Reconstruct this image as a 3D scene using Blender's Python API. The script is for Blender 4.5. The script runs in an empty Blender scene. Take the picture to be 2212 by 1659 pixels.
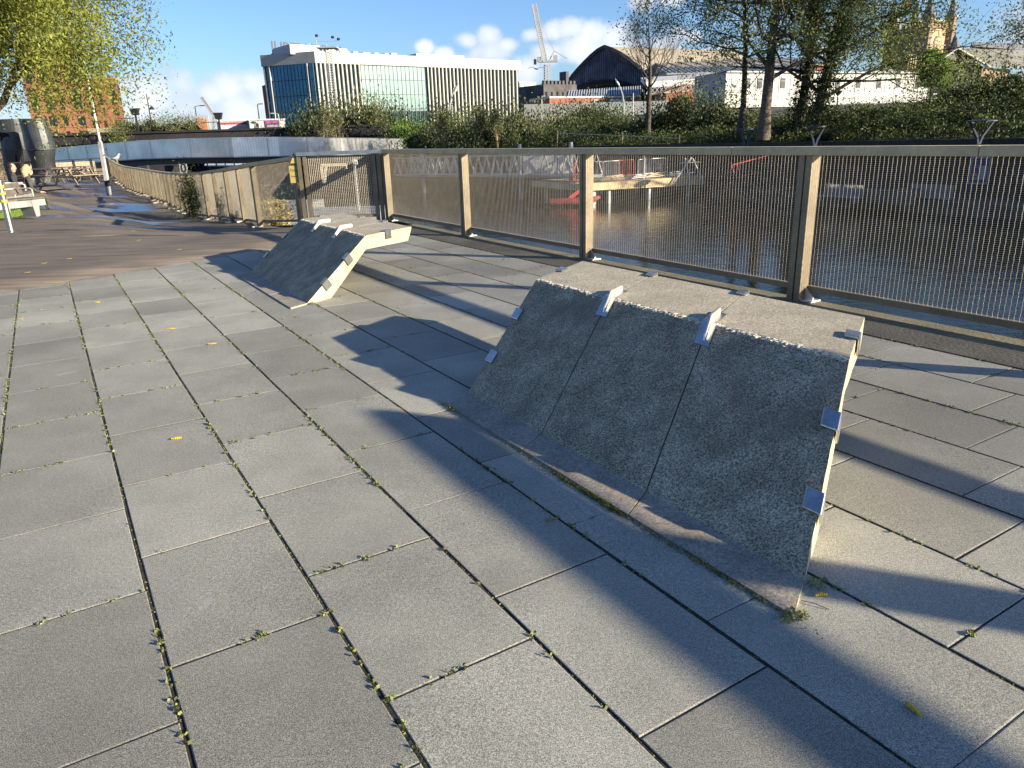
import bpy, bmesh, math, random
import numpy as np
from mathutils import Vector, Matrix
R = math.radians
S = bpy.context.scene
# ------------------------------------------------------------------ camera
F_PX, PITCH, ROLL, EYE = 1582.5, 0.32590629, 0.03192332, 1.6      # focal length in pixels of a 2212 px wide picture
cp, sp, cr, sr = math.cos(PITCH), math.sin(PITCH), math.cos(ROLL), math.sin(ROLL)
FW = np.array([0, cp, -sp]); RT = np.array([1, 0, 0.]); DN = np.array([0, -sp, -cp])
R2 = cr*RT + sr*DN; D2 = -sr*RT + cr*DN
cam = bpy.data.cameras.new('camera'); camo = bpy.data.objects.new('camera', cam)
S.collection.objects.link(camo); S.camera = camo
cam.sensor_width = 36; cam.lens = 36*F_PX/2212; cam.clip_start = .05; cam.clip_end = 6000
camo.matrix_world = Matrix(((R2[0], -D2[0], -FW[0], 0), (R2[1], -D2[1], -FW[1], 0), (R2[2], -D2[2], -FW[2], EYE), (0, 0, 0, 1)))
S.render.resolution_x, S.render.resolution_y = 1024, 768
# ------------------------------------------------------------------ world, sun, exposure
SUN_AZ, SUN_EL = 112.0, 17.2
S.view_settings.view_transform = 'Standard'; S.view_settings.look = 'None'; S.view_settings.gamma = 1
S.view_settings.exposure = 1.45
SKY_K, SUN_K = 0.072, 5.0
W = bpy.data.worlds.new('World'); S.world = W; W.use_nodes = True
def ray(px, py):
    d = (px-1106)/F_PX*R2 + (py-829.5)/F_PX*D2 + FW
    return d
def P(px, py, Y):                       # a point of the place at forward distance Y
    d = ray(px, py); t = Y/d[1]
    return np.array([0, 0, EYE]) + t*d
def X(px, Y, z=0.0):                    # ground-plan position on bearing px at distance Y
    py = 300.0
    for _ in range(6):
        p = P(px, py, Y); py += (p[2]-z)*F_PX/Y
    return np.array([P(px, py, Y)[0], Y, z])
nt = W.node_tree; N = nt.nodes; Lk = nt.links
for n in list(N): N.remove(n)
out = N.new('ShaderNodeOutputWorld'); bg = N.new('ShaderNodeBackground'); bg.inputs[1].default_value = SKY_K
sky = N.new('ShaderNodeTexSky'); sky.sky_type = 'NISHITA'; sky.sun_disc = False
sky.sun_elevation = R(SUN_EL); sky.sun_rotation = R(SUN_AZ); sky.air_density = 1.0; sky.dust_density = 0.6; sky.ozone_density = 4.0
tc = N.new('ShaderNodeTexCoord')
def mth(op, a, b=None, c=None, clamp=False, T=nt):
    n = T.nodes.new('ShaderNodeMath'); n.operation = op; n.use_clamp = clamp
    for i, x in enumerate((a, b, c)):
        if x is None: continue
        if isinstance(x, (int, float)): n.inputs[i].default_value = x
        else: T.links.new(x, n.inputs[i])
    return n.outputs[0]
def vmt(op, a, b=None, T=nt):
    n = T.nodes.new('ShaderNodeVectorMath'); n.operation = op
    for i, x in enumerate((a, b)):
        if x is None: continue
        if isinstance(x, (tuple, list, np.ndarray)): n.inputs[i].default_value = tuple(float(q) for q in x)
        else: T.links.new(x, n.inputs[i])
    return n.outputs[1] if op in ('DOT_PRODUCT', 'LENGTH', 'DISTANCE') else n.outputs[0]
n1 = N.new('ShaderNodeTexNoise'); n1.inputs['Scale'].default_value = 11; n1.inputs['Detail'].default_value = 7; n1.inputs['Roughness'].default_value = .62
Lk.new(tc.outputs['Generated'], n1.inputs['Vector'])
stretch = vmt('MULTIPLY', tc.outputs['Generated'], (1, 1, 1.5))
blobs = [(330, 215, 105), (250, 190, 50), (400, 235, 95), (500, 195, 60), (545, 185, 45), (455, 205, 50), (590, 215, 70), (520, 240, 90), (285, 245, 90), (640, 235, 80), (740, 240, 70),
         (920, 103, 26), (960, 120, 34), (1010, 88, 34), (1055, 80, 40), (1095, 98, 30), (1060, 120, 60), (1000, 150, 60), (1150, 75, 28), (1190, 68, 40), (1230, 62, 40), (1280, 72, 42), (1330, 80, 38), (1360, 105, 40), (1250, 105, 60), (1180, 120, 50), (1320, 120, 60), (1140, 150, 60),
         (1470, 72, 26), (1500, 80, 24), (1440, 105, 40), (1560, 110, 46), (1790, 110, 40), (1960, 80, 50), (2020, 90, 30), (860, 170, 50), (1450, -10, 40), (1390, 2, 30), (2350, 60, 140), (-200, 150, 200), (-900, 40, 260), (2900, 120, 220), (3300, 20, 200)]
cur = None
for bx, by, br in blobs:
    d = ray(bx, by); d = d/np.linalg.norm(d)*np.array([1, 1, 1.5])
    q = mth('DIVIDE', vmt('DISTANCE', stretch, d), br/F_PX*.95)
    q = mth('SUBTRACT', 1.0, q)
    cur = q if cur is None else mth('SMOOTH_MAX', cur, q, .25)
nz = mth('MULTIPLY', mth('SUBTRACT', n1.outputs[0], .5), 2.6)
den = mth('ADD', cur, nz)
mr = N.new('ShaderNodeMapRange'); mr.interpolation_type = 'SMOOTHSTEP'; mr.inputs[1].default_value = -.1; mr.inputs[2].default_value = .5; Lk.new(den, mr.inputs[0])
# cloud tone: light and shade painted into the cloud colour by density and noise
up = N.new('ShaderNodeTexNoise'); up.inputs['Scale'].default_value = 16; up.inputs['Detail'].default_value = 6
off = vmt('ADD', tc.outputs['Generated'], (-.012, .006, -.02)); Lk.new(off, n1.inputs['Vector']) if False else None
Lk.new(off, up.inputs['Vector'])
cr_ = N.new('ShaderNodeValToRGB'); Lk.new(mth('ADD', mth('MULTIPLY', den, .33), mth('MULTIPLY', up.outputs[0], .75)), cr_.inputs[0])
cr_.color_ramp.elements[0].position = .25; cr_.color_ramp.elements[0].color = (2.6, 3.3, 4.3, 1)
cr_.color_ramp.elements[1].position = .85; cr_.color_ramp.elements[1].color = (6.2, 6.3, 6.4, 1)
tint = N.new('ShaderNodeMix'); tint.data_type = 'RGBA'; tint.blend_type = 'MULTIPLY'; tint.inputs[0].default_value = 1
Lk.new(sky.outputs[0], tint.inputs[6]); tint.inputs[7].default_value = (.84, .91, 1.08, 1)
mx = N.new('ShaderNodeMix'); mx.data_type = 'RGBA'
Lk.new(mth('MULTIPLY', mr.outputs[0], .9), mx.inputs[0]); Lk.new(tint.outputs[2], mx.inputs[6]); Lk.new(cr_.outputs[0], mx.inputs[7])
Lk.new(mx.outputs[2], bg.inputs[0]); Lk.new(bg.outputs[0], out.inputs[0])
sun = bpy.data.lights.new('sun', 'SUN'); sun.energy = SUN_K; sun.angle = R(.55); sun.color = (1, .87, .66)
suno = bpy.data.objects.new('sun', sun); S.collection.objects.link(suno)
sv = Vector((math.sin(R(SUN_AZ))*math.cos(R(SUN_EL)), math.cos(R(SUN_AZ))*math.cos(R(SUN_EL)), math.sin(R(SUN_EL))))
suno.rotation_euler = sv.to_track_quat('Z', 'Y').to_euler(); suno.location = (60, -20, 60)
S.cycles.max_bounces = 6; S.cycles.transparent_max_bounces = 8
# ------------------------------------------------------------------ helpers
COL = S.collection
GA = 0.54561746
UA = np.array([math.cos(GA), math.sin(GA), 0]); VA = np.array([-math.sin(GA), math.cos(GA), 0]); ZA = np.array([0, 0, 1.])
def UV(u, v, z=0.0): return u*UA + v*VA + z*ZA
def toUV(p): return float(p[0]*UA[0]+p[1]*UA[1]), float(p[0]*VA[0]+p[1]*VA[1])
def arr(*a): return np.array(a, float)
def nrm(v):
    v = np.asarray(v, float); return v/(np.linalg.norm(v)+1e-12)
class MB:
    def __init__(s): s.v = []; s.f = []; s.m = []; s.uv = {}
    def quad(s, a, b, c, d, m=0):
        i = len(s.v); s.v += [a, b, c, d]; s.f.append((i, i+1, i+2, i+3)); s.m.append(m)
    def poly(s, pts, m=0):
        i = len(s.v); s.v += list(pts); s.f.append(tuple(range(i, i+len(pts)))); s.m.append(m)
    def box(s, c, hx, hy, hz, m=0):     # centre and three half-axis vectors
        c, hx, hy, hz = map(lambda q: np.asarray(q, float), (c, hx, hy, hz)); i = len(s.v)
        for a in (-1, 1):
            for b in (-1, 1):
                for d in (-1, 1): s.v.append(c+a*hx+b*hy+d*hz)
        for q in ((0, 1, 3, 2), (4, 6, 7, 5), (0, 4, 5, 1), (2, 3, 7, 6), (0, 2, 6, 4), (1, 5, 7, 3)):
            s.f.append(tuple(i+k for k in q)); s.m.append(m)
    def abox(s, x0, x1, y0, y1, z0, z1, m=0):
        s.box(((x0+x1)/2, (y0+y1)/2, (z0+z1)/2), ((x1-x0)/2, 0, 0), (0, (y1-y0)/2, 0), (0, 0, (z1-z0)/2), m)
    def bar(s, p, q, w, h, up=(0, 0, 1), m=0):
        p = np.asarray(p, float); q = np.asarray(q, float); d = nrm(q-p); a = nrm(np.cross(d, up)); b = np.cross(a, d)
        s.box((p+q)/2, (q-p)/2, a*w/2, b*h/2, m)
    def tube(s, pts, rad, n=8, cap=True, m=0):
        pts = [np.asarray(p, float) for p in pts]; rad = rad if hasattr(rad, '__len__') else [rad]*len(pts)
        i0 = len(s.v); prev = None
        for k, p in enumerate(pts):
            d = nrm(pts[min(k+1, len(pts)-1)]-pts[max(k-1, 0)])
            a = np.cross(d, (0, 0, 1) if abs(d[2]) < .95 else (0, 1, 0)) if prev is None else prev-d*np.dot(prev, d)
            a = nrm(a); prev = a; b = np.cross(d, a)
            for j in range(n):
                t = 2*math.pi*j/n; s.v.append(p+rad[k]*(math.cos(t)*a+math.sin(t)*b))
        for k in range(len(pts)-1):
            for j in range(n):
                a = i0+k*n+j; b = i0+k*n+(j+1) % n; s.f.append((a, b, b+n, a+n)); s.m.append(m)
        if cap:
            s.f.append(tuple(i0+n-1-j for j in range(n))); s.m.append(m)
            s.f.append(tuple(i0+(len(pts)-1)*n+j for j in range(n))); s.m.append(m)
    def lathe(s, c, prof, n=12, m=0):   # prof: (radius, z)
        s.tube([arr(c[0], c[1], c[2]+z) for r, z in prof], [r for r, z in prof], n, True, m)
    def prism(s, foot, z0, z1, m=0, mtop=None):
        n = len(foot); i = len(s.v)
        s.v += [arr(p[0], p[1], z0) for p in foot] + [arr(p[0], p[1], z1) for p in foot]
        for k in range(n): s.f.append((i+k, i+(k+1) % n, i+n+(k+1) % n, i+n+k)); s.m.append(m)
        s.f.append(tuple(i+n+k for k in range(n))); s.m.append(m if mtop is None else mtop)
        s.f.append(tuple(i+n-1-k for k in range(n))); s.m.append(m)
    def hull(s, A, B, m=0):             # joins two equal rings A and B into a closed solid
        n = len(A); i = len(s.v); s.v += list(A)+list(B)
        for k in range(n): s.f.append((i+k, i+(k+1) % n, i+n+(k+1) % n, i+n+k)); s.m.append(m)
        s.f.append(tuple(range(i+n-1, i-1, -1))); s.m.append(m); s.f.append(tuple(range(i+n, i+2*n))); s.m.append(m)
    def ball(s, c, r, nu=10, nv=7, m=0, jit=0, rng=None):
        r = np.broadcast_to(np.asarray(r, float), 3); i = len(s.v)
        for a in range(nv+1):
            th = math.pi*a/nv
            for b in range(nu):
                ph = 2*math.pi*b/nu; k = 1+(rng.uniform(-jit, jit) if jit else 0)
                s.v.append(np.asarray(c)+k*r*arr(math.sin(th)*math.cos(ph), math.sin(th)*math.sin(ph), math.cos(th)))
        for a in range(nv):
            for b in range(nu): s.f.append((i+a*nu+b, i+(a+1)*nu+b, i+(a+1)*nu+(b+1) % nu, i+a*nu+(b+1) % nu)); s.m.append(m)
def wloc(o):
    l = np.zeros(3)
    while o: l += np.array(o.location); o = o.parent
    return l
def mesh_obj(name, verts, faces, mats, parent=None, mi=None, smooth=False, loc=None):
    base = wloc(parent) if parent else (np.asarray(loc, float) if loc is not None else np.zeros(3))
    V = np.asarray(verts, float)-base
    me = bpy.data.meshes.new(name)
    if isinstance(faces, np.ndarray):
        k = faces.shape[1]; me.vertices.add(len(V)); me.vertices.foreach_set('co', V.astype(np.float32).ravel())
        me.loops.add(faces.size); me.loops.foreach_set('vertex_index', faces.astype(np.int32).ravel())
        me.polygons.add(len(faces)); me.polygons.foreach_set('loop_start', np.arange(0, faces.size, k, dtype=np.int32))
        me.update(calc_edges=True); me.validate()
    else: me.from_pydata([tuple(v) for v in V], [], faces)
    for m in (mats if isinstance(mats, (list, tuple)) else [mats]): me.materials.append(m)
    if mi is not None: me.polygons.foreach_set('material_index', mi)
    if smooth: me.polygons.foreach_set('use_smooth', [True]*len(me.polygons))
    me.update()
    o = bpy.data.objects.new(name, me); COL.objects.link(o)
    if parent: o.parent = parent
    elif loc is not None: o.location = loc
    return o
def fixn(o):
    bm = bmesh.new(); bm.from_mesh(o.data); bmesh.ops.recalc_face_normals(bm, faces=bm.faces); bm.to_mesh(o.data); bm.free(); return o
def bevel(o, w, seg=1):
    bm = bmesh.new(); bm.from_mesh(o.data); bmesh.ops.remove_doubles(bm, verts=bm.verts, dist=1e-5); bmesh.ops.recalc_face_normals(bm, faces=bm.faces)
    bmesh.ops.bevel(bm, geom=[e for e in bm.edges if e.is_manifold and e.calc_face_angle(0) > .35], offset=w, segments=seg, affect='EDGES', clamp_overlap=True)
    bm.to_mesh(o.data); bm.free(); return o
def build(mb, name, mats, parent=None, smooth=False, loc=None, fix=True):
    o = mesh_obj(name, mb.v, mb.f, mats, parent, mb.m, smooth, loc)
    return fixn(o) if fix and len(mb.f) < 30000 else o
def tag(o, label=None, cat=None, group=None, kind=None):
    if label: o['label'] = label
    if cat: o['category'] = cat
    if group: o['group'] = group
    if kind: o['kind'] = kind
    return o
def thing(name, label, cat, loc, group=None):
    o = bpy.data.objects.new(name, None); COL.objects.link(o); o.location = tuple(float(q) for q in loc); o.empty_display_size = .2
    return tag(o, label, cat, group)
def copy_tree(o, loc=None, label=None):
    c = o.copy(); COL.objects.link(c)
    if loc is not None: c.location = loc
    if label: c['label'] = label
    def rec(a, b):
        for ch in list(a.children):
            d = ch.copy(); COL.objects.link(d); d.parent = b; rec(ch, d)
    rec(o, c); return c
def text_mesh(name, txt, org, xdir, zdir, h, mat, parent, depth=.01, bold=0.0):
    cu = bpy.data.curves.new(name, 'FONT'); cu.body = txt; cu.size = h/.7; cu.extrude = depth; cu.offset = bold
    t = bpy.data.objects.new(name, cu); COL.objects.link(t); bpy.context.view_layer.update()
    me = bpy.data.meshes.new_from_object(t.evaluated_get(bpy.context.evaluated_depsgraph_get())); bpy.data.objects.remove(t)
    o = bpy.data.objects.new(name, me); COL.objects.link(o); me.materials.clear(); me.materials.append(mat)
    x = nrm(xdir); z = nrm(zdir); y = np.cross(z, x); base = wloc(parent) if parent else np.zeros(3)
    M = Matrix(((x[0], z[0], -y[0], org[0]-base[0]), (x[1], z[1], -y[1], org[1]-base[1]), (x[2], z[2], -y[2], org[2]-base[2]), (0, 0, 0, 1)))
    me.transform(M); me.update()
    if parent: o.parent = parent
    return o
# ------------------------------------------------------------------ materials
def mat(name, col, rough=.7, metal=0.0, var=.25, scale=4.0, col2=None, bump=0.0, bscale=40, fine=None, spec=.5, detail=5, island=0.0, trans=0.0):
    m = bpy.data.materials.new(name); m.use_nodes = True; T = m.node_tree; b = T.nodes['Principled BSDF']
    b.inputs['Roughness'].default_value = rough; b.inputs['Metallic'].default_value = metal; b.inputs['Specular IOR Level'].default_value = spec
    tc = T.nodes.new('ShaderNodeTexCoord'); nz = T.nodes.new('ShaderNodeTexNoise'); nz.inputs['Scale'].default_value = scale; nz.inputs['Detail'].default_value = detail
    T.links.new(tc.outputs['Object'], nz.inputs['Vector'])
    r = T.nodes.new('ShaderNodeValToRGB'); c = np.array(col); c2 = np.array(col2) if col2 is not None else c*(1-var)
    r.color_ramp.elements[0].position = .35; r.color_ramp.elements[1].position = .65
    r.color_ramp.elements[0].color = (*c2, 1); r.color_ramp.elements[1].color = (*(c if col2 is not None else c*(1+var*.5)), 1)
    T.links.new(nz.outputs[0], r.inputs[0]); last = r.outputs[0]
    if fine:                                    # fine = (scale, amount)
        n2 = T.nodes.new('ShaderNodeTexNoise'); n2.inputs['Scale'].default_value = fine[0]; n2.inputs['Detail'].default_value = 2; T.links.new(tc.outputs['Object'], n2.inputs['Vector'])
        q = T.nodes.new('ShaderNodeMapRange'); q.inputs[1].default_value = .3; q.inputs[2].default_value = .7; q.inputs[3].default_value = 1-fine[1]; q.inputs[4].default_value = 1+fine[1]; T.links.new(n2.outputs[0], q.inputs[0])
        last = vmt('MULTIPLY', last, q.outputs[0], T=T) if False else _mulc(T, last, q.outputs[0])
    if island:
        g = T.nodes.new('ShaderNodeNewGeometry'); q = T.nodes.new('ShaderNodeMapRange'); q.inputs[3].default_value = 1-island; q.inputs[4].default_value = 1+island; T.links.new(g.outputs['Random Per Island'], q.inputs[0])
        last = _mulc(T, last, q.outputs[0])
    T.links.new(last, b.inputs['Base Color'])
    if bump:
        n3 = T.nodes.new('ShaderNodeTexNoise'); n3.inputs['Scale'].default_value = bscale; n3.inputs['Detail'].default_value = 6; T.links.new(tc.outputs['Object'], n3.inputs['Vector'])
        bp = T.nodes.new('ShaderNodeBump'); bp.inputs['Strength'].default_value = bump; bp.inputs['Distance'].default_value = .02; T.links.new(n3.outputs[0], bp.inputs['Height']); T.links.new(bp.outputs[0], b.inputs['Normal'])
    if trans:
        tr = T.nodes.new('ShaderNodeBsdfTranslucent'); T.links.new(last, tr.inputs[0]); ms = T.nodes.new('ShaderNodeMixShader'); ms.inputs[0].default_value = trans
        o = T.nodes['Material Output']; T.links.new(b.outputs[0], ms.inputs[1]); T.links.new(tr.outputs[0], ms.inputs[2]); T.links.new(ms.outputs[0], o.inputs[0])
    return m
def _mulc(T, c, f):
    n = T.nodes.new('ShaderNodeMix'); n.data_type = 'RGBA'; n.blend_type = 'MULTIPLY'; n.inputs[0].default_value = 1
    T.links.new(c, n.inputs[6])
    k = T.nodes.new('ShaderNodeCombineColor'); [T.links.new(f, k.inputs[i]) for i in range(3)]; T.links.new(k.outputs[0], n.inputs[7])
    return n.outputs[2]
def _mixc(T, f, a, b):
    n = T.nodes.new('ShaderNodeMix'); n.data_type = 'RGBA'
    for i, x in ((0, f), (6, a), (7, b)):
        if isinstance(x, (int, float)): n.inputs[i].default_value = x
        elif isinstance(x, tuple): n.inputs[i].default_value = (*x, 1)
        else: T.links.new(x, n.inputs[i])
    return n.outputs[2]
def _noise(T, vec, scale, detail=4, rough=.5):
    n = T.nodes.new('ShaderNodeTexNoise'); n.inputs['Scale'].default_value = scale; n.inputs['Detail'].default_value = detail; n.inputs['Roughness'].default_value = rough
    T.links.new(vec, n.inputs['Vector']); return n.outputs[0]
def _ss(T, x, a, b, c=0.0, d=1.0):
    n = T.nodes.new('ShaderNodeMapRange'); n.interpolation_type = 'SMOOTHSTEP'
    for i, q in enumerate((a, b, c, d)): n.inputs[i+1].default_value = q
    T.links.new(x, n.inputs[0]); return n.outputs[0]
def _bump(T, b, h, s, dist=.01):
    n = T.nodes.new('ShaderNodeBump'); n.inputs['Strength'].default_value = s; n.inputs['Distance'].default_value = dist
    T.links.new(h, n.inputs['Height']); T.links.new(n.outputs[0], b.inputs['Normal'])
def newmat(name, rough=.8):
    m = bpy.data.materials.new(name); m.use_nodes = True; T = m.node_tree; b = T.nodes['Principled BSDF']; b.inputs['Roughness'].default_value = rough
    tc = T.nodes.new('ShaderNodeTexCoord'); return m, T, b, tc
# paving stone: blue grey granite aggregate, each slab a slightly different tone
M_slab, T, b, tc = newmat('paving', .75)
o_ = tc.outputs['Object']; g = T.nodes.new('ShaderNodeNewGeometry')
base = _mixc(T, _noise(T, o_, 1.3, 5), (.205, .200, .168), (.29, .283, .24))
base = _mulc(T, base, _ss(T, g.outputs['Random Per Island'], 0, 1, .80, 1.16)); base = _mulc(T, base, _ss(T, _noise(T, o_, .9, 8, .65), .35, .65, .84, 1.14))
sp1 = _ss(T, _noise(T, o_, 260, 2, .8), .38, .62, .45, 1.55); base = _mulc(T, base, sp1)
base = _mulc(T, base, _ss(T, _noise(T, o_, 70, 3, .7), .3, .7, .82, 1.18))
base = _mixc(T, _ss(T, _noise(T, o_, 2.2, 3), .66, .82, 0, .35), base, (.25, .19, .15))
base = _mixc(T, _ss(T, _noise(T, o_, 3.7, 6), .68, .75, 0, .45), base, (.34, .34, .33))
T.links.new(base, b.inputs['Base Color']); _bump(T, b, _noise(T, o_, 260, 2, .8), .35, .003)
# resin bound walkway: dark brown, paler worn strip along the paving, wet in the hollow
RES_N = nrm(UV(-.4014, .9159)); RES_C = float(np.dot(UV(2.74, 12.18), RES_N))
M_resin, T, b, tc = newmat('resin', .85); o_ = tc.outputs['Object']
dist = mth('SUBTRACT', vmt('DOT_PRODUCT', o_, RES_N, T=T), RES_C, T=T)
base = _mixc(T, _noise(T, o_, .8, 6, .6), (.085, .070, .056), (.16, .128, .096))
edge = _ss(T, mth('ADD', dist, mth('MULTIPLY', _noise(T, o_, 1.6, 5), 1.6, T=T), T=T), .6, 2.2, 1, 0)
base = _mixc(T, edge, base, (.27, .205, .14))
base = _mulc(T, base, _ss(T, _noise(T, o_, 90, 3, .8), .35, .65, .55, 1.5))
streak = vmt('MULTIPLY', o_, (.5, 3, 1), T=T); base = _mulc(T, base, _ss(T, _noise(T, streak, 1.6, 4), .3, .7, .7, 1.25))
wet = mth('MULTIPLY', _ss(T, dist, 4, 9), _ss(T, _noise(T, vmt('MULTIPLY', o_, (.35, 1, 1), T=T), .55, 4), .50, .60), T=T)
base = _mixc(T, wet, base, (.035, .032, .03)); T.links.new(base, b.inputs['Base Color'])
T.links.new(_ss(T, wet, 0, 1, .85, .22), b.inputs['Roughness'])
# concrete of the two folded seats
def concrete(name, dark, pale, patch, lo, hi, streaky=False):
    m, T, b, tc = newmat(name, .9); o_ = tc.outputs['Object']
    base = _mixc(T, _ss(T, _noise(T, o_, 4.5, 9, .75), .30, .70), dark, pale)
    base = _mulc(T, base, _ss(T, _noise(T, o_, 110, 4, .9), .38, .62, lo, hi))
    base = _mulc(T, base, _ss(T, _noise(T, o_, 60, 6, .85), .35, .65, .78, 1.25))
    base = _mixc(T, _ss(T, _noise(T, o_, 1.7, 4), .56, .72, 0, .6), base, patch)
    T.links.new(base, b.inputs['Base Color']); _bump(T, b, _noise(T, o_, 200, 4, .8), .35, .004); return m
M_stain = concrete('stained_concrete', (.135, .108, .070), (.27, .225, .155), (.16, .125, .09), .25, 2.5)
M_pale = concrete('pale_concrete', (.27, .24, .18), (.37, .33, .25), (.26, .235, .165), .5, 1.5)
M_side = concrete('side_concrete', (.32, .28, .175), (.45, .40, .28), (.24, .215, .11), .75, 1.25)  # paler, yellower mix for block ends, nose and underside
M_foot = concrete('foot_concrete', (.19, .165, .135), (.30, .265, .215), (.12, .10, .08), .6, 1.4)
M_chip = mat('broken_edge', (.6, .56, .46), .95, var=.3, scale=60, bump=.6)
M_joint = mat('joint_earth', (.03, .027, .018), 1, var=.5, scale=30, bump=.5)
M_steel = mat('brushed_steel', (.58, .57, .55), .32, 1, var=.18, scale=7, fine=(60, .12))
M_steelw = mat('worn_steel', (.72, .68, .60), .42, .75, var=.25, scale=9, fine=(90, .15))
M_post = mat('bronze_steel', (.20, .165, .11), .5, .35, var=.25, scale=3, fine=(30, .12))
M_rail = mat('handrail_steel', (.46, .37, .215), .5, .15, var=.2, scale=2.2, fine=(24, .1))
M_wire = mat('woven_wire', (.40, .355, .28), .42, .6, var=.15, scale=8)
M_edge = mat('quay_concrete', (.10, .092, .075), .95, col2=(.05, .047, .037), scale=1.5, bump=.4, fine=(90, .3))
M_mossedge = mat('mossy_concrete', (.17, .145, .085), .95, col2=(.10, .095, .06), scale=2.5, bump=.4, fine=(80, .3))
M_wall = mat('quay_stone', (.05, .045, .04), .9, col2=(.025, .025, .024), scale=.7, bump=.5, fine=(6, .3))
M_moss = mat('joint_moss', (.17, .17, .03), 1, var=.5, scale=20, island=.5)
M_weed = mat('weed_leaf', (.20, .225, .07), .7, var=.3, scale=20, island=.45, trans=.3)
M_yel = mat('catkin', (.62, .42, .03), .8, var=.35, scale=80, bump=.5, bscale=300)
M_dead = mat('dead_leaf', (.33, .25, .07), .8, var=.4, scale=60)
M_white = mat('white_paint', (.42, .42, .41), .5, var=.06, scale=3)
M_grey = mat('grey_paint', (.30, .31, .32), .6, var=.12, scale=2)
M_dark = mat('dark_metal', (.03, .033, .038), .5, .3, var=.2, scale=3)
M_black = mat('black_steel', (.05, .055, .062), .38, .35, var=.3, scale=1.2, fine=(20, .15), spec=.6)
M_brick = mat('red_brick', (.31, .12, .08), .9, col2=(.24, .09, .06), scale=.25, fine=(3.5, .12))
M_brick2 = mat('orange_brick', (.35, .145, .085), .9, col2=(.28, .11, .065), scale=.25, fine=(3.5, .12))
M_dbrick = mat('sooty_brick', (.032, .03, .034), .95, col2=(.014, .014, .017), scale=.5, bump=.4, fine=(5, .3))
M_win = mat('window_glass', (.02, .025, .03), .08, 0, var=.3, scale=.6, spec=.8)
M_wood = mat('grey_timber', (.30, .24, .165), .9, col2=(.17, .14, .10), scale=6, bump=.3)
M_wood2 = mat('dark_timber', (.10, .082, .07), .9, var=.3, scale=6, bump=.3)
M_bark = mat('bark', (.16, .125, .085), .95, col2=(.06, .05, .04), scale=9, bump=.8, bscale=14)
M_bark2 = mat('dark_bark', (.075, .062, .05), .95, var=.4, scale=6, bump=.7, bscale=14)
M_barkp = mat('pale_twig', (.25, .19, .12), .9, var=.3, scale=3)
def leafmat(name, c, c2, isl=.45, tr=.35, sc=.5): return mat(name, c, .6, col2=c2, scale=sc, island=isl, trans=tr, spec=.3)
L_willow = leafmat('willow_leaf', (.27, .29, .055), (.17, .20, .04), .4, .45)
L_alder = leafmat('alder_leaf', (.15, .18, .065), (.09, .125, .045), .5, .35)
L_yellow = leafmat('spring_leaf', (.22, .25, .05), (.13, .17, .04), .45, .4)
L_bright = leafmat('bright_leaf', (.17, .27, .035), (.11, .19, .03), .4, .4)
L_bush = leafmat('bush_leaf', (.10, .125, .038), (.05, .068, .022), .55, .25)
L_bush2 = leafmat('olive_bush_leaf', (.15, .16, .062), (.075, .09, .036), .5, .25)
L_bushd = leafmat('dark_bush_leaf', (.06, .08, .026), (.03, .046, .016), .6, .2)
L_ivy = leafmat('ivy_leaf', (.085, .11, .025), (.03, .045, .012), .6, .25)
# ------------------------------------------------------------------ lie of the land
def tri(pts):  # world control points of the walkway level
    return np.array(pts)
_cp = [(-3.2, 15.3, -.06), (-6.2, 17.3, -.21), (-8.1, 20.6, -.41), (-10, 23.7, -.60), (-11.2, 25.1, -.70), (-14, 29.5, -.82), (-17.2, 35.6, -.95), (-21.5, 42, -.92), (-24, 45.7, -.9), (-29, 52, -.75), (-32.5, 58, -.3), (-34, 62, -.2),
       (-10.6, 16, 0), (-13, 12, 0), (-12.3, 20, -.06), (-15, 24, -.15), (-19, 28, -.12), (-24.5, 40, -.05), (-30, 42, 0), (-36, 52, 0), (-20, 14, 0), (-40, 30, 0), (-6, 10, 0), (-9, 14, -.03), (-60, 50, 0), (-60, 10, 0), (-4, 13, 0), (-13.5, 25.5, -.5), (-18, 33.5, -.6), (-20, 36, -.6)]
_cp = np.array(_cp)
def zg(x, y):
    s = x*RES_N[0]+y*RES_N[1]-RES_C
    if s <= 0: return 0.0
    d2 = (_cp[:, 0]-x)**2+(_cp[:, 1]-y)**2; w = 1/(d2+.35)**1.9
    z = float((w*_cp[:, 2]).sum()/w.sum()); k = min(1, s/3.5); return z*k*k*(3-2*k)
def GP(px, py, dz=0.0):     # the walkway point seen on a bearing, found by walking along the sight line
    d = ray(px, py); t = 2.0
    for _ in range(6000):
        p = np.array([0, 0, EYE])+t*d
        if p[2] <= zg(p[0], p[1]): break
        t += .02
    return p
WCOL, U0, SL = 0.5350233, -1.0287, 0.79348
KERB = U0+12*WCOL
# fence lines
RAIL = 1.43
FR = [(6.0, v) for v in (14.64, 11.29, 7.91, 4.54, 1.17, -2.2, -5.57, -8.94)]
def col_px(px, py_top, Y): return P(px, py_top, Y)
FL_raw = [(652, 335, 15.65), (633, 338, 15.9), (541.4, 352, 17.3), (483, 364, 20.6), (435.5, 371, 23.7), (401.3, 374, 25.1), (370.5, 372.5, 29.5), (343.6, 370, 34), (320, 366.5, 37.5), (300, 363, 41), (281, 360.5, 44.5), (266, 358, 48), (254, 354, 52), (241, 346, 56), (228, 337, 60)]
FL = [P(*q) for q in FL_raw]
QE = [UV(6.15, -14), UV(6.15, 14.9), UV(5.3, 16.3)]+[p+nrm(arr(.85, .25, 0))*.28 for p in FL[1:]]
QE = [arr(p[0], p[1], zg(p[0], p[1])) for p in QE]
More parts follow.
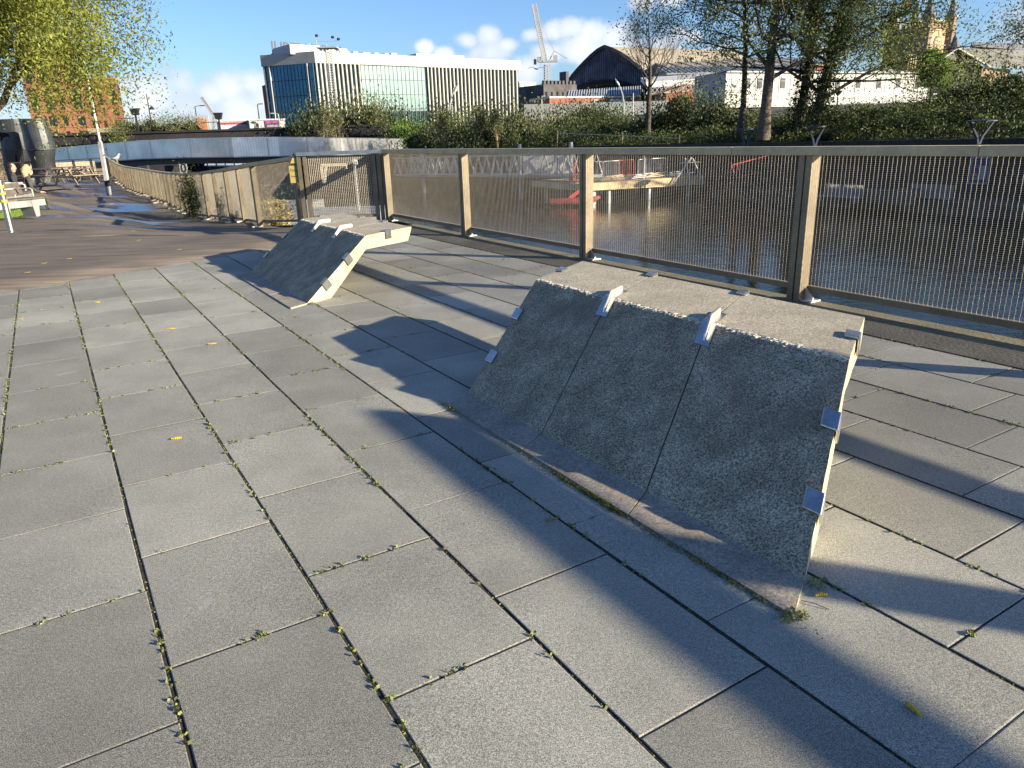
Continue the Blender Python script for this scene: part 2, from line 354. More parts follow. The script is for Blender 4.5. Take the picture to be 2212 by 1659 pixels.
# ---- paving: every slab a block in the sheet, bond stepping by a third
rng = random.Random(4)
def clip(poly, n, c):
    outp = []
    for i in range(len(poly)):
        a, b_ = poly[i], poly[(i+1) % len(poly)]; da = np.dot(a, n)-c; db = np.dot(b_, n)-c
        if da <= 0: outp.append(a)
        if (da < 0 < db) or (db < 0 < da): outp.append(a+(b_-a)*(da/(da-db)))
    return outp
SIDE_M = .565
mb = MB(); J = []
for k in range(-9, 12):
    ph = (.53+(k-1)/3) % 1
    for j in range(-9, 20):
        u0 = U0+k*WCOL+.007; u1 = U0+(k+1)*WCOL-.007; v0 = (j+ph)*SL+.0025; v1 = (j+1+ph)*SL-.0025
        jt = lambda: rng.uniform(-.002, .002)
        zt = rng.uniform(-.0009, .0009); tu = rng.uniform(-.0012, .0012); tv = rng.uniform(-.0008, .0008)
        pl = [UV(u0+jt(), v0+jt(), 0), UV(u1+jt(), v0+jt(), 0), UV(u1+jt(), v1+jt(), 0), UV(u0+jt(), v1+jt(), 0)]
        pl = clip(pl, RES_N, RES_C-.004)
        if len(pl) < 3: continue
        c = sum(pl)/len(pl)
        top = [p+ZA*(zt+np.dot(p-c, UA)*tu*2+np.dot(p-c, VA)*tv*2) for p in pl]
        ins = [c+(p-c)*(1-.006/max(.05, np.linalg.norm(p-c))) for p in top]
        ins = [q+ZA*0 for q in ins]; out_ = [p-ZA*.002 for p in top]; bot = [p-ZA*.03 for p in top]
        i = len(mb.v); n = len(pl); mb.v += ins+out_+bot
        mb.f.append(tuple(range(i, i+n))); mb.m.append(0)
        for q in range(n):
            q2 = (q+1) % n
            mb.f += [(i+n+q, i+n+q2, i+q2, i+q), (i+2*n+q, i+2*n+q2, i+n+q2, i+n+q)]; mb.m += [0, 1]
        if j % 1 == 0: J.append((u0, u1, v0, v1))
tag(build(mb, 'pavement', [M_slab, M_joint]), kind='structure'); JT = list(J)
mb = MB(); pl = clip([UV(-8, -9, -.0045), UV(KERB, -9, -.0045), UV(KERB, 16, -.0045), UV(-8, 16, -.0045)], RES_N, RES_C)
mb.poly(pl); tag(build(mb, 'joint_bed', M_joint), kind='structure')
# ---- quay edge strip, walkway surface, lower ground
mb = MB()
strip = [UV(KERB+.006, v, .006) for v in np.linspace(-14, 13.6, 24)]
for i in range(23):
    a, b_ = strip[i], strip[i+1]
    mb.quad(a, a+UA*.42, b_+UA*.42, b_, 0); mb.quad(a+UA*.42, a+UA*(6.15-KERB-.006), b_+UA*(6.15-KERB-.006), b_+UA*.42, 1)
mb.quad(strip[0], strip[-1], strip[-1]-ZA*.1, strip[0]-ZA*.1, 0)
tag(build(mb, 'quay_edge', [M_edge, M_mossedge], fix=False), kind='structure')
Frow = [UV(KERB+.0, 13.35)]+QE[1:]+[arr(-36, 66, -.1)]
Lrow = [UV(-45, 13.35-.4383*(45+KERB)), arr(-62, -18, 0), arr(-62, -8, 0)]+[arr(-64, y, 0) for y in np.linspace(0, 64, len(Frow)-4)]+[arr(-64, 70, 0)]
Frow[0] = UV(KERB, 12.18+.4383*(KERB-2.74)); Lrow[0] = UV(-45, 12.18+.4383*(-45-2.74))
rows = []
for i in range(len(Frow)-1):
    ns = 6 if i else 5
    for s in range(ns): t = s/ns; rows.append((Frow[i]*(1-t)+Frow[i+1]*t, Lrow[i]*(1-t)+Lrow[i+1]*t))
rows.append((Frow[-1], Lrow[-1])); NC = 46; Vv = []; Ff = []
for a, b_ in rows:
    for j in range(NC+1):
        t = (j/NC)**1.7; p = a*(1-t)+b_*t; Vv.append((p[0], p[1], zg(p[0], p[1])))
for i in range(len(rows)-1):
    for j in range(NC): q = i*(NC+1)+j; Ff.append((q, q+1, q+NC+2, q+NC+1))
o = mesh_obj('path', Vv, Ff, M_resin, smooth=True); fixn(o); tag(o, kind='structure')
if o.data.polygons[len(o.data.polygons)//2].normal.z < 0: o.data.flip_normals()
mb = MB()
for i in range(len(QE)-1):
    a, b_ = QE[i], QE[i+1]; mb.quad(arr(a[0], a[1], -3), arr(b_[0], b_[1], -3), b_+ZA*.005, a+ZA*.005)
tag(build(mb, 'quay_wall', M_wall, loc=UV(6.15, 0, 0), fix=False), 'mossy stone quay wall under the mesh railing on the near side of the river', 'wall')
# water
WZ = -2.4
m, T, b, tc = newmat('water', .07); b.inputs['Base Color'].default_value = (.010, .012, .010, 1); b.inputs['IOR'].default_value = 1.33
o_ = tc.outputs['Object']; st = vmt('MULTIPLY', o_, (1, 1.6, 1), T=T)
h = mth('ADD', mth('MULTIPLY', _noise(T, st, 1.1, 4, .55), 1.0, T=T), mth('MULTIPLY', _noise(T, st, 5.5, 3, .5), .28, T=T), T=T)
_bump(T, b, h, .20, .09); b.inputs['Specular IOR Level'].default_value = .2
M_water = m
mb = MB(); mb.poly([arr(-300, -80, WZ), arr(220, -80, WZ), arr(500, 1200, WZ), arr(-600, 1200, WZ)]); tag(build(mb, 'water', M_water), kind='structure')
M_land = mat('rough_ground', (.11, .10, .06), 1, col2=(.06, .07, .03), scale=.1)
mb = MB(); mb.poly([arr(-4000, -4000, -3.4), arr(4000, -4000, -3.4), arr(4000, 4000, -3.4), arr(-4000, 4000, -3.4)]); tag(build(mb, 'ground', M_land), kind='structure')
# far bank: embankment sheet rising behind its wall
BK = [UV(38, -25), UV(38, 17), UV(38, 30), UV(36.5, 50), UV(33, 66), UV(30.5, 78), UV(27.5, 90), UV(24, 104)]
M_bank = mat('bank_soil', (.05, .055, .025), 1, col2=(.03, .028, .018), scale=.3, bump=.6, bscale=3)
V_ = []; F_ = []; prof = [(0, .75), (1.2, .8), (4, 1.2), (8, 1.9), (13, 2.7), (20, 3.1), (60, 4.6), (300, 5.5)]
lo = [(0, .5), (1.2, .5), (4, .8), (8, 1.3), (13, 2.0), (20, 2.6), (60, 4.2), (300, 5)]
for i, p in enumerate(BK):
    k = min(1, i/4)
    for (a, za), (b2, zb) in zip(prof, lo): V_.append(p+UA*a*(1 if i < 4 else .9)+ZA*(za*(1-k)+zb*k))
for i in range(len(BK)-1):
    for j in range(7): q = i*8+j; F_.append((q, q+1, q+9, q+8))
o = mesh_obj('embankment', V_, F_, M_bank); tag(o, kind='structure')
if o.data.polygons[0].normal.z < 0: o.data.flip_normals()
mb = MB(); w1 = MB()
for i in range(len(BK)-1):
    a, b_ = BK[i], BK[i+1]; za = .75*(1-min(1, i/4))+.5*min(1, i/4); zb = .75*(1-min(1, (i+1)/4))+.5*min(1, (i+1)/4)
    w1.hull([a-ZA*3, a+ZA*(za+.15), a+UA*.5+ZA*(za+.15), a+UA*.5-ZA*3], [b_-ZA*3, b_+ZA*(zb+.15), b_+UA*.5+ZA*(zb+.15), b_+UA*.5-ZA*3])
tag(build(w1, 'bank_wall', M_wall, loc=UV(38, 17)), 'dark stone river wall along the far bank below the bushes', 'wall')
mb = MB(); mb.box(UV(36.4, 4, -2.35), UA*1.6, VA*29, ZA*.5); tag(build(mb, 'walkway', M_edge), kind='structure')
# ================================================================== the two folded concrete seats
PROF = [(1.905, -.03), (1.905, .012), (2.11, .014), (3.0, .585), (3.76, .585), (3.68, .425), (2.985, .433), (2.39, -.03)]
def seat_pt(s, v, z, m): return UV(s, v+m*(s-2.11), z)
INC = nrm((-.571, .89))
def folded_seat(label, cuts, m, seed):
    rg = random.Random(seed); loc = seat_pt(2.5, (cuts[0]+cuts[-1])/2, 0, m)
    t = thing('concrete_bench', label, 'concrete bench', loc, 'folded concrete seats on the paving')
    blocks = []
    for bi in range(3):
        v0, v1 = cuts[bi]+.004, cuts[bi+1]-.004; mbk = MB(); NV = 44
        # densify the profile and roughen its corners so that edges read as worn
        pr = []
        for i in range(len(PROF)):
            a = np.array(PROF[i]); c = np.array(PROF[(i+1) % len(PROF)]); L = np.linalg.norm(c-a); n = max(1, int(L/.06))
            mi_ = [3, 3, 0, 1, 2, 2, 2, 2][i]
            r = .011; ts = [0]+([r/L] if L > .05 else [])+[q/n for q in range(1, n)]+([1-r/L] if L > .05 else [])
            for t_ in sorted(set(ts)): pr.append((a+(c-a)*t_, mi_, (t_ == 0)))
        cen = np.array([2.9, .3]); ringn = len(pr); vs = np.linspace(v0, v1, NV+1); i0 = len(mbk.v)
        for iv, v in enumerate(vs):
            endk = iv in (0, NV)
            for (q, mi_, corner) in pr:
                q = q.copy(); nz_ = rg.uniform(-.0003, .0003)
                if corner and q[1] > .1:
                    cut = .004+max(0, rg.gauss(0, .0018))
                    if abs(q[0]-3.0) < .01: q += np.array([.35, -.94])*cut
                    else: q += nrm(np.array([3.2, .3])-q)*cut
                if endk and bi == 0 and cuts[0] < cuts[-1]: pass
                vv = v
                if endk and q[1] > .02: vv = v+(1 if iv == 0 else -1)*abs(rg.gauss(0, .0014))
                mbk.v.append(seat_pt(q[0], vv, q[1]+nz_, m))
        for iv in range(NV):
            for r_ in range(ringn):
                a = i0+iv*ringn+r_; c = i0+iv*ringn+(r_+1) % ringn
                mbk.f.append((a, c, c+ringn, a+ringn))
                mi_ = pr[r_][1]; mbk.m.append(mi_)
        mbk.f.append(tuple(i0+ringn-1-r_ for r_ in range(ringn))); mbk.m.append(2)
        mbk.f.append(tuple(i0+NV*ringn+r_ for r_ in range(ringn))); mbk.m.append(2)
        # PROF segment i: 0 front lip,1 foot top,2 incline,3 top,4 nose,5 under,6 under incline,7 bottom
        o = build(mbk, 'concrete_block', [M_stain, M_pale, M_side, M_foot], t); blocks.append(o)
        # ragged pale arris where the stained slope meets the seat top
        ch = MB()
        for q in range(150):
            v = rg.uniform(v0+.01, v1-.01); sz = rg.uniform(.004, .013); s = 3.0+rg.gauss(-.004, .007)
            zz_ = .585-.003 if s > 3 else .585-(3-s)*.64-.004
            ch.ball(seat_pt(s, v, zz_, m), (sz*1.6, sz*1.6, sz*.55), 5, 3, 0, .35, rg)
        build(ch, 'chipped_arris', M_chip, o)
    def plate(pts, v, w, th, nm, mt, par=t, z_off=0.0):
        # a folded strip following (s,z) points, width w along the block, thickness th
        q = MB()
        for a, c in zip(pts[:-1], pts[1:]):
            d = nrm(np.array(c)-np.array(a)); nn = np.array([-d[1], d[0]])
            A = [seat_pt(a[0]+nn[0]*k, v+e, a[1]+nn[1]*k, m) for k, e in ((0, -w/2), (0, w/2), (th, w/2), (th, -w/2))]
            B = [seat_pt(c[0]+nn[0]*k, v+e, c[1]+nn[1]*k, m) for k, e in ((0, -w/2), (0, w/2), (th, w/2), (th, -w/2))]
            q.hull(A, B)
        return build(q, nm, mt, par)
    pl_ = [(2.862, .585-(3-2.862)*.642+.001), (2.998, .588), (3.205, .5885)]
    for k in (1, 2):                                  # folded fins over the joints
        f = thing('f', None, None, (0, 0, 0)); bpy.data.objects.remove(f)
        base = plate(pl_, cuts[k]-.002, .105, .005, 'skate_stopper', M_steel)
        # the upright web: rounded strip standing on the plate
        q = MB(); v = cuts[k]-.01; hh = .036
        top = [(2.885, pl_[0][1]+.02), (2.90, .552), (2.985, .632), (3.0, .636), (3.165, .634), (3.185, .622)]
        bot = [(2.885, pl_[0][1]+.016), (2.90, .526), (2.985, .58), (3.0, .592), (3.165, .592), (3.185, .592)]
        for e0, e1 in zip(range(5), range(1, 6)):
            A = [seat_pt(*(bot[e0][0], v-.006, bot[e0][1]), m), seat_pt(bot[e0][0], v+.006, bot[e0][1], m), seat_pt(top[e0][0], v+.006, top[e0][1], m), seat_pt(top[e0][0], v-.006, top[e0][1], m)]
            B = [seat_pt(bot[e1][0], v-.006, bot[e1][1], m), seat_pt(bot[e1][0], v+.006, bot[e1][1], m), seat_pt(top[e1][0], v+.006, top[e1][1], m), seat_pt(top[e1][0], v-.006, top[e1][1], m)]
            q.hull(A, B)
        build(q, 'fin', M_steelw, base)
    def clip_(s, z, inclined, v_edge, sgn):           # an L of steel folded over an outer edge
        q = MB(); d = np.array([.8415, .5402]) if inclined else np.array([1.0, 0]); nn = np.array([-d[1], d[0]])
        L = .048; t1 = .018
        def pt(a, e, k): return seat_pt(s+d[0]*a+nn[0]*k, v_edge+e, z+d[1]*a+nn[1]*k, m)
        for (e0, e1, k0, k1) in ((-sgn*.075, sgn*.012, .001, t1), (sgn*.001, sgn*.013, -.085, t1-.0005)):
            A = [pt(-L, e0, k0), pt(-L, e1, k0), pt(-L, e1, k1), pt(-L, e0, k1)]; B = [pt(L, e0, k0), pt(L, e1, k0), pt(L, e1, k1), pt(L, e0, k1)]; q.hull(A, B)
        bevel(build(q, 'edge_clip', M_steel, t), .003)
    zi = lambda s: .014+(s-2.11)*.6416
    for sgn, ve in ((-1, cuts[0]), (1, cuts[-1])):
        clip_(2.37, zi(2.37), True, ve, sgn); clip_(2.70, zi(2.70), True, ve, sgn); clip_(3.35, .585, False, ve, sgn)
    for k in (1, 2):                                  # flat lugs over the back edge
        q = MB(); q.box(seat_pt(3.735, cuts[k], .594, m), UA*.045+VA*.025, VA*.04, ZA*.009); q.box(seat_pt(3.775, cuts[k], .56, m), UA*.006, VA*.04, ZA*.04)
        bevel(build(q, 'edge_clip', M_steel, t), .003)
    return t, blocks
# PROF material per segment is encoded above as list index -> [3,3,0,1,2,2,2,2]
c1 = [1.434, 2.305, 3.174, 4.04]
seat1, bl1 = folded_seat('nearer folded concrete seat in three blocks, with four small white gulls painted on its slope', c1, .565, 3)
c2 = [7.54, 8.375, 9.21, 10.04]
seat2, bl2 = folded_seat('farther folded concrete seat beside the dark walkway, with streaked grey slope and no painting', c2, .55, 9)
# painted gulls on the slope of the third block
q = MB()
def inc_pt(s, v, lift=.004):
    n = UA*(-.540)+ZA*.8415; return UV(s, v, .014+(s-2.11)*.6416)+n*lift+VA*0
birds = [((2.901, 2.263), (2.898, 2.222), (2.904, 2.192), .012), ((2.945, 2.189), (2.938, 2.150), (2.944, 2.113), .012), ((2.928, 2.143), (2.920, 2.110), (2.923, 2.081), .007), ((2.864, 2.252), (2.868, 2.21), (2.867, 2.18), .006), ((2.852, 2.16), (2.856, 2.12), (2.85, 2.094), .008)]
for a, c, d, w in birds:
    pts = []
    for t_ in np.linspace(0, 1, 13):
        a_, c_, d_ = map(np.array, (a, c, d)); p = (1-t_)**2*a_+2*t_*(1-t_)*c_+t_**2*d_; p = p+np.array([.014*abs(math.sin(t_*math.pi*2))*(1 if t_ < .5 else .7), 0])
        wd = w*(.15+.85*math.sin(math.pi*min(1, max(0, t_)))**.7)*(1.25 if t_ < .5 else .6); pts.append((p, wd))
    for (p, w0), (p2, w1_) in zip(pts[:-1], pts[1:]):
        q.quad(inc_pt(p[0]-w0/2, p[1]), inc_pt(p2[0]-w1_/2, p2[1]), inc_pt(p2[0]+w1_/2, p2[1]), inc_pt(p[0]+w0/2, p[1]))
build(q, 'painted_gulls', mat('white_stencil', (.42, .41, .38), .8, var=.3, scale=90), bl1[0], fix=False)
# ================================================================== mesh railing on the quay
def wire_panel(mbw, A, B, z0, z1, dv, dz, rv, rh, crimp=0.0, zfun=None):
    """woven wire between plan points A and B; z0/z1 are (at A, at B) pairs"""
    L = np.linalg.norm((B-A)[:2]); t = nrm(arr(*(B-A)[:2], 0)); n = np.cross(t, ZA)
    nv = int(L/dv); nh = int(((z1[0]-z0[0])+(z1[1]-z0[1]))/2/dz)
    base = np.array(mbw['v']).shape[0] if False else None
    V = mbw['v']; F = mbw['f']; off = mbw['n']
    # horizontals
    for i in range(nh):
        k = (i+.5)/nh; a = arr(A[0], A[1], z0[0]+(z1[0]-z0[0])*k); c = arr(B[0], B[1], z0[1]+(z1[1]-z0[1])*k)
        q = np.array([a+n*rh, a+ZA*rh, a-n*rh, a-ZA*rh, c+n*rh, c+ZA*rh, c-n*rh, c-ZA*rh]); V.append(q)
        F.append(off+np.array([(0, 1, 5, 4), (1, 2, 6, 5), (2, 3, 7, 6), (3, 0, 4, 7)])); off += 8
    ks = int(round(nh/(2 if crimp else nh)))+1 if crimp else 2
    for i in range(nv):
        s = (i+.5)/nv; p = A+(B-A)*s; za = z0[0]*(1-s)+z0[1]*s; zb = z1[0]*(1-s)+z1[1]*s
        zz_ = np.linspace(za, zb, ks); m_ = np.where(np.arange(ks) % 2 == 0, 1, -1)*crimp
        pts = np.stack([p[0]+t[0]*m_+n[0]*m_*.6, p[1]+t[1]*m_+n[1]*m_*.6, zz_], 1)
        ring = np.stack([pts+n*rv, pts+t*rv, pts-n*rv, pts-t*rv], 1).reshape(-1, 3); V.append(ring)
        b0 = off+np.arange(ks-1)[:, None]*4
        for e in range(4): F.append(np.stack([b0[:, 0]+e, b0[:, 0]+(e+1) % 4, b0[:, 0]+4+(e+1) % 4, b0[:, 0]+4+e], 1))
        off += ks*4
    mbw['n'] = off
def wires(name, parent, specs, mt=None):
    w = {'v': [], 'f': [], 'n': 0}
    for sp_ in specs: wire_panel(w, *sp_)
    return mesh_obj(name, np.concatenate(w['v']), np.concatenate(w['f']), mt or M_wire, parent)
fence = thing('mesh_railing', 'tall woven wire railing with bronze coloured posts along the river edge behind the concrete seats', 'railing', UV(6, 4, 0))
# handrail in lengths
mb = MB(); ends = [14.6, 12.9, 9.05, 5.4, 3.02, -1.2, -5, -9]
for a, c in zip(ends[:-1], ends[1:]):
    bx = MB(); bx.box(UV(6.03, (a+c)/2, 1.392), UA*.085, VA*((a-c)/2-.0025), ZA*.038); o = build(bx, 'handrail', M_rail, fence); bevel(o, .004)
for i, (u, v) in enumerate(FR):
    bx = MB()
    for s in (-1, 1): bx.box(UV(6.035, v+s*.0395, .675), UA*.065, VA*.0325, ZA*.678)
    o = build(bx, 'post', M_post, fence); bevel(o, .003)
    g_ = MB()
    A = [UV(5.985, v-.074, .012), UV(6.13, v-.074, .012), UV(6.13, v-.20, .012), UV(5.985, v-.20, .012)]
    g_.hull(A, [p+ZA*.014 for p in A]); pts = [UV(6.05, v-.073, .027), UV(6.05, v-.17, .027), UV(6.05, v-.17, .05), UV(6.05, v-.073, .14)]
    g_.hull(pts, [p+UA*.012 for p in pts]); build(g_, 'base_plate', M_steelw, o)
    if i < len(FR)-1:
        v2 = FR[i+1][1]
        bx = MB(); bx.bar(UV(6.11, v-.073, .12), UV(6.11, v2+.073, .12), .055, .055); build(bx, 'bottom_rail', M_post, fence)
        if v > -3: wires('wire_mesh', fence, [(UV(6.105, v-.075), UV(6.105, v2+.075), (.148, .148), (1.354, 1.354), .039, .0156, .0022, .00115, .0022)])
        else: wires('wire_mesh', fence, [(UV(6.105, v-.075), UV(6.105, v2+.075), (.148, .148), (1.354, 1.354), .039, .0156, .0024, .0014, 0)])
# gate of coarser mesh
ga, gb = UV(6.0, 14.76), arr(FL[0][0], FL[0][1], 0)
gate = thing('railing_gate', 'gate of coarse woven mesh between the riverside railing and the long railing going left', 'gate', (ga+gb)/2)
gd = nrm(gb-ga); zb_ = zg(gb[0], gb[1])
for p, zz_ in ((ga+gd*.06, 0), (ga+gd*.16, 0), (gb-gd*.05, zb_), (gb+gd*.07, zb_)):
    bx = MB(); bx.box(arr(p[0], p[1], (zz_+1.36)/2), gd*.038, np.cross(gd, ZA)*.05, ZA*(1.36-zz_)/2); build(bx, 'gate_post', M_post, gate)
bx = MB(); bx.bar(ga+ZA*1.392, gb+gd*.1+ZA*1.385, .16, .07); build(bx, 'handrail', M_grey if False else M_steel, gate)
bx = MB(); bx.bar(ga+gd*.2+ZA*.12, gb-gd*.1+ZA*.12, .05, .06); build(bx, 'bottom_rail', M_post, gate)
wires('wire_mesh', gate, [(ga+gd*.2, gb-gd*.1, (.15, .15), (1.35, 1.35), .036, .030, .0075, .0055, .003)])
# long railing going left
fl = thing('mesh_railing', 'long mesh railing that dips and bends away beside the dark walkway to the footbridge', 'railing', arr(FL[5][0], FL[5][1], zg(FL[5][0], FL[5][1])))
for i in range(1, len(FL)-1):
    a, c = FL[i], FL[i+1]; bx = MB(); bx.bar(a-ZA*.037, c-ZA*.037, .15, .075); build(bx, 'handrail', M_rail, fl)
first = [gb+gd*.07]+[]
a, c = FL[0]+gd*.12, FL[1]; bx = MB(); bx.bar(a-ZA*.037, c-ZA*.037, .15, .075); build(bx, 'handrail', M_rail, fl)
for i in range(1, len(FL)):
    p = FL[i]; d = nrm((FL[min(i+1, len(FL)-1)]-FL[i-1])*arr(1, 1, 0)); nn = np.cross(d, ZA); z0 = zg(p[0], p[1])-.02
    if nn[0] < 0: nn = -nn
    bx = MB()
    for s in (-1, 1): bx.box(arr(p[0], p[1], (z0+p[2]-.08)/2)+d*s*.04+nn*.02, d*.033, nn*.05, ZA*(p[2]-.08-z0)/2)
    o = build(bx, 'post', M_post, fl)
    bb = MB(); bb.box(arr(p[0], p[1], z0+.03)-nn*.10-d*.04, d*.05, nn*.08, ZA*.02); build(bb, 'base_plate', M_steelw, o)
    if i < len(FL)-1:
        c = FL[i+1]; z1 = zg(c[0], c[1]); L = np.linalg.norm(c-p); nsub = 2 if L > 2.8 else 1
        A = p*arr(1, 1, 0)+nn*.09; B = c*arr(1, 1, 0)+nn*.09
        wires('wire_mesh', fl, [(A, B, (z0+.15, z1+.15), (p[2]-.08, c[2]-.08), .05, .02, .0042, .0026, 0)])
        bx = MB(); bx.bar(arr(A[0], A[1], z0+.12), arr(B[0], B[1], z1+.12), .05, .05); build(bx, 'bottom_rail', M_post, fl)
        if L > 2.2:
            for fr_ in ([.5] if L < 4 else [.34, .67]):
                h_ = p+(c-p)*fr_; zh = zg(h_[0], h_[1]); bx = MB(); bx.box(arr(h_[0], h_[1], (zh+h_[2]-.08)/2)+nn*.02, d*.055, nn*.045, ZA*(h_[2]-.08-zh)/2)
                o = build(bx, 'post', M_post, fl); bb = MB(); bb.box(arr(h_[0], h_[1], zh+.03)-nn*.10, d*.05, nn*.08, ZA*.02); build(bb, 'base_plate', M_steelw, o)
# warning sign on the railing left of the gate
p = P(636, 352, 15.75); d = nrm((FL[1]-FL[2])*arr(1, 1, 0)); sg = thing('warning_sign', 'small yellow warning sign fixed to the railing just left of the gate', 'sign', (p[0], p[1], p[2]-.5))
nn = nrm(arr(-p[0], -p[1], 0)); xx = np.cross(ZA, nn)*-1; xx = np.cross(nn, ZA)*-1
M_yp = mat('yellow_plastic', (.30, .24, .07), .5, var=.1); M_bk = mat('black_ink', (.02, .02, .02), .6, var=.1)
q = MB(); c0 = p+nn*.12; q.hull([c0-xx*.11-ZA*.02, c0+xx*.11-ZA*.02, c0+ZA*.20, c0+ZA*.20], [c0-xx*.11-ZA*.02+nn*.01, c0+xx*.11-ZA*.02+nn*.01, c0+ZA*.2+nn*.01, c0+ZA*.2+nn*.01]); build(q, 'triangle', M_bk, sg)
q = MB(); q.hull([c0-xx*.085-ZA*.005+nn*.012, c0+xx*.085-ZA*.005+nn*.012, c0+ZA*.165+nn*.012], [c0-xx*.085-ZA*.005+nn*.016, c0+xx*.085-ZA*.005+nn*.016, c0+ZA*.165+nn*.016]); build(q, 'triangle_face', M_yp, sg)
q = MB(); q.box(c0-ZA*.22, xx*.12, nn*.005, ZA*.17); pl2 = build(q, 'panel', M_yp, sg)
text_mesh('lettering', 'Danger', c0-ZA*.16+nn*.007-xx*.10, xx, ZA, .05, M_bk, pl2, .001)
text_mesh('lettering', 'Deep water', c0-ZA*.27+nn*.007-xx*.10, xx, ZA, .028, M_bk, pl2, .001)
# gull on the railing
gp = P(253.5, 351, 53); gl = thing('gull', 'white and grey gull standing on the far end of the railing', 'gull', gp)
q = MB(); q.tube([gp+arr(-.26, 0, .20), gp+arr(-.12, 0, .25), gp+arr(.02, 0, .31), gp+arr(.12, 0, .40), gp+arr(.17, 0, .50), gp+arr(.22, 0, .54), gp+arr(.27, 0, .53)], [.02, .10, .13, .10, .065, .065, .03], 10)
build(q, 'body', M_white, gl, True)
q = MB(); q.tube([gp+arr(-.36, -.11, .2), gp+arr(-.15, -.13, .27), gp+arr(.06, -.10, .34)], [.02, .07, .03], 8); q.tube([gp+arr(-.36, .11, .2), gp+arr(-.15, .13, .27), gp+arr(.06, .10, .34)], [.02, .07, .03], 8); build(q, 'wing', M_grey, gl, True)
q = MB(); q.tube([gp+arr(.28, 0, .53), gp+arr(.38, 0, .50)], [.022, .006], 6); build(q, 'beak', M_yel, gl)
for s in (-1, 1):
    q = MB(); q.tube([gp+arr(0, s*.04, .2), gp+arr(0, s*.04, .0)], .012, 5); q.box(gp+arr(.03, s*.04, .004), (.05, 0, 0), (0, .025, 0), (0, 0, .004)); build(q, 'leg', M_yel, gl)
# ================================================================== unseen frame added out of view to cast the shadow band on the paving
fr = thing('pergola', 'tall timber pergola standing beside the railing', 'pergola', UV(5.95, -3.6, 0))
q = MB(); q.box(UV(5.95, -4.6, 2.22), VA*2.75, UA*.05, ZA*.10); build(q, 'beam', M_wood, fr)
q = MB(); q.box(UV(5.95, -3.62, 1.07), VA*.12, UA*.08, ZA*1.07); build(q, 'leg', M_wood, fr)
q = MB(); q.box(UV(5.95, -6.9, 1.07), VA*.12, UA*.08, ZA*1.07); build(q, 'leg', M_wood, fr)
# ================================================================== vegetation makers
def leaves(cent, size, rg, asp=2.2, droop=0.0):
    n = len(cent); a = rg.normal(size=(n, 3)); a[:, 2] -= droop; a /= np.linalg.norm(a, axis=1)[:, None]
    b_ = np.cross(a, rg.normal(size=(n, 3))); b_ /= np.linalg.norm(b_, axis=1)[:, None]+1e-9
    s = size*rg.uniform(.6, 1.35, n)[:, None]
    p = np.stack([cent-a*s*.5*asp/1.6, cent-b_*s*.5/asp*1.3, cent+a*s*.5*asp/1.6, cent+b_*s*.5/asp*1.3], 1).reshape(-1, 3)
    return p, np.arange(n*4).reshape(-1, 4)
def limbs(rg, base, d, L, r, lev, maxlev, spread, mbt, tips, up=.15, kids=(3, 5), nseg=4, curl=.18, ratio=.62, thin=5):
    pts = [np.array(base, float)]; d = nrm(d)
    for i in range(nseg):
        d = nrm(d+rg.normal(size=3)*curl+arr(0, 0, up)); pts.append(pts[-1]+d*L/nseg)
    rad = np.linspace(r, r*(.35 if lev < maxlev else .25), nseg+1)
    mbt.tube(pts, rad, 7 if lev == 0 else (thin if lev == 1 else 3), False)
    if lev >= maxlev:
        tips += [pts[-1], pts[-2], (pts[-1]+pts[-2])/2, pts[-3]]; return
    k = rg.integers(kids[0], kids[1]+1)
    for i in range(k):
        t = .35+.65*(i+rg.uniform(0, 1))/k if lev else .45+.55*(i+rg.uniform(0, 1))/k
        x = t*nseg; j = min(nseg-1, int(x)); p = pts[j]+(pts[j+1]-pts[j])*(x-j)
        dd = nrm(pts[j+1]-pts[j]); a = rg.normal(size=3); a = nrm(a-dd*np.dot(a, dd)); nd = nrm(dd*math.cos(spread)+a*math.sin(spread))
        limbs(rg, p, nd, L*ratio*rg.uniform(.75, 1.2), r*.55*(1-.4*t), lev+1, maxlev, spread, mbt, tips, up, kids, max(3, nseg-1), curl, ratio, thin)
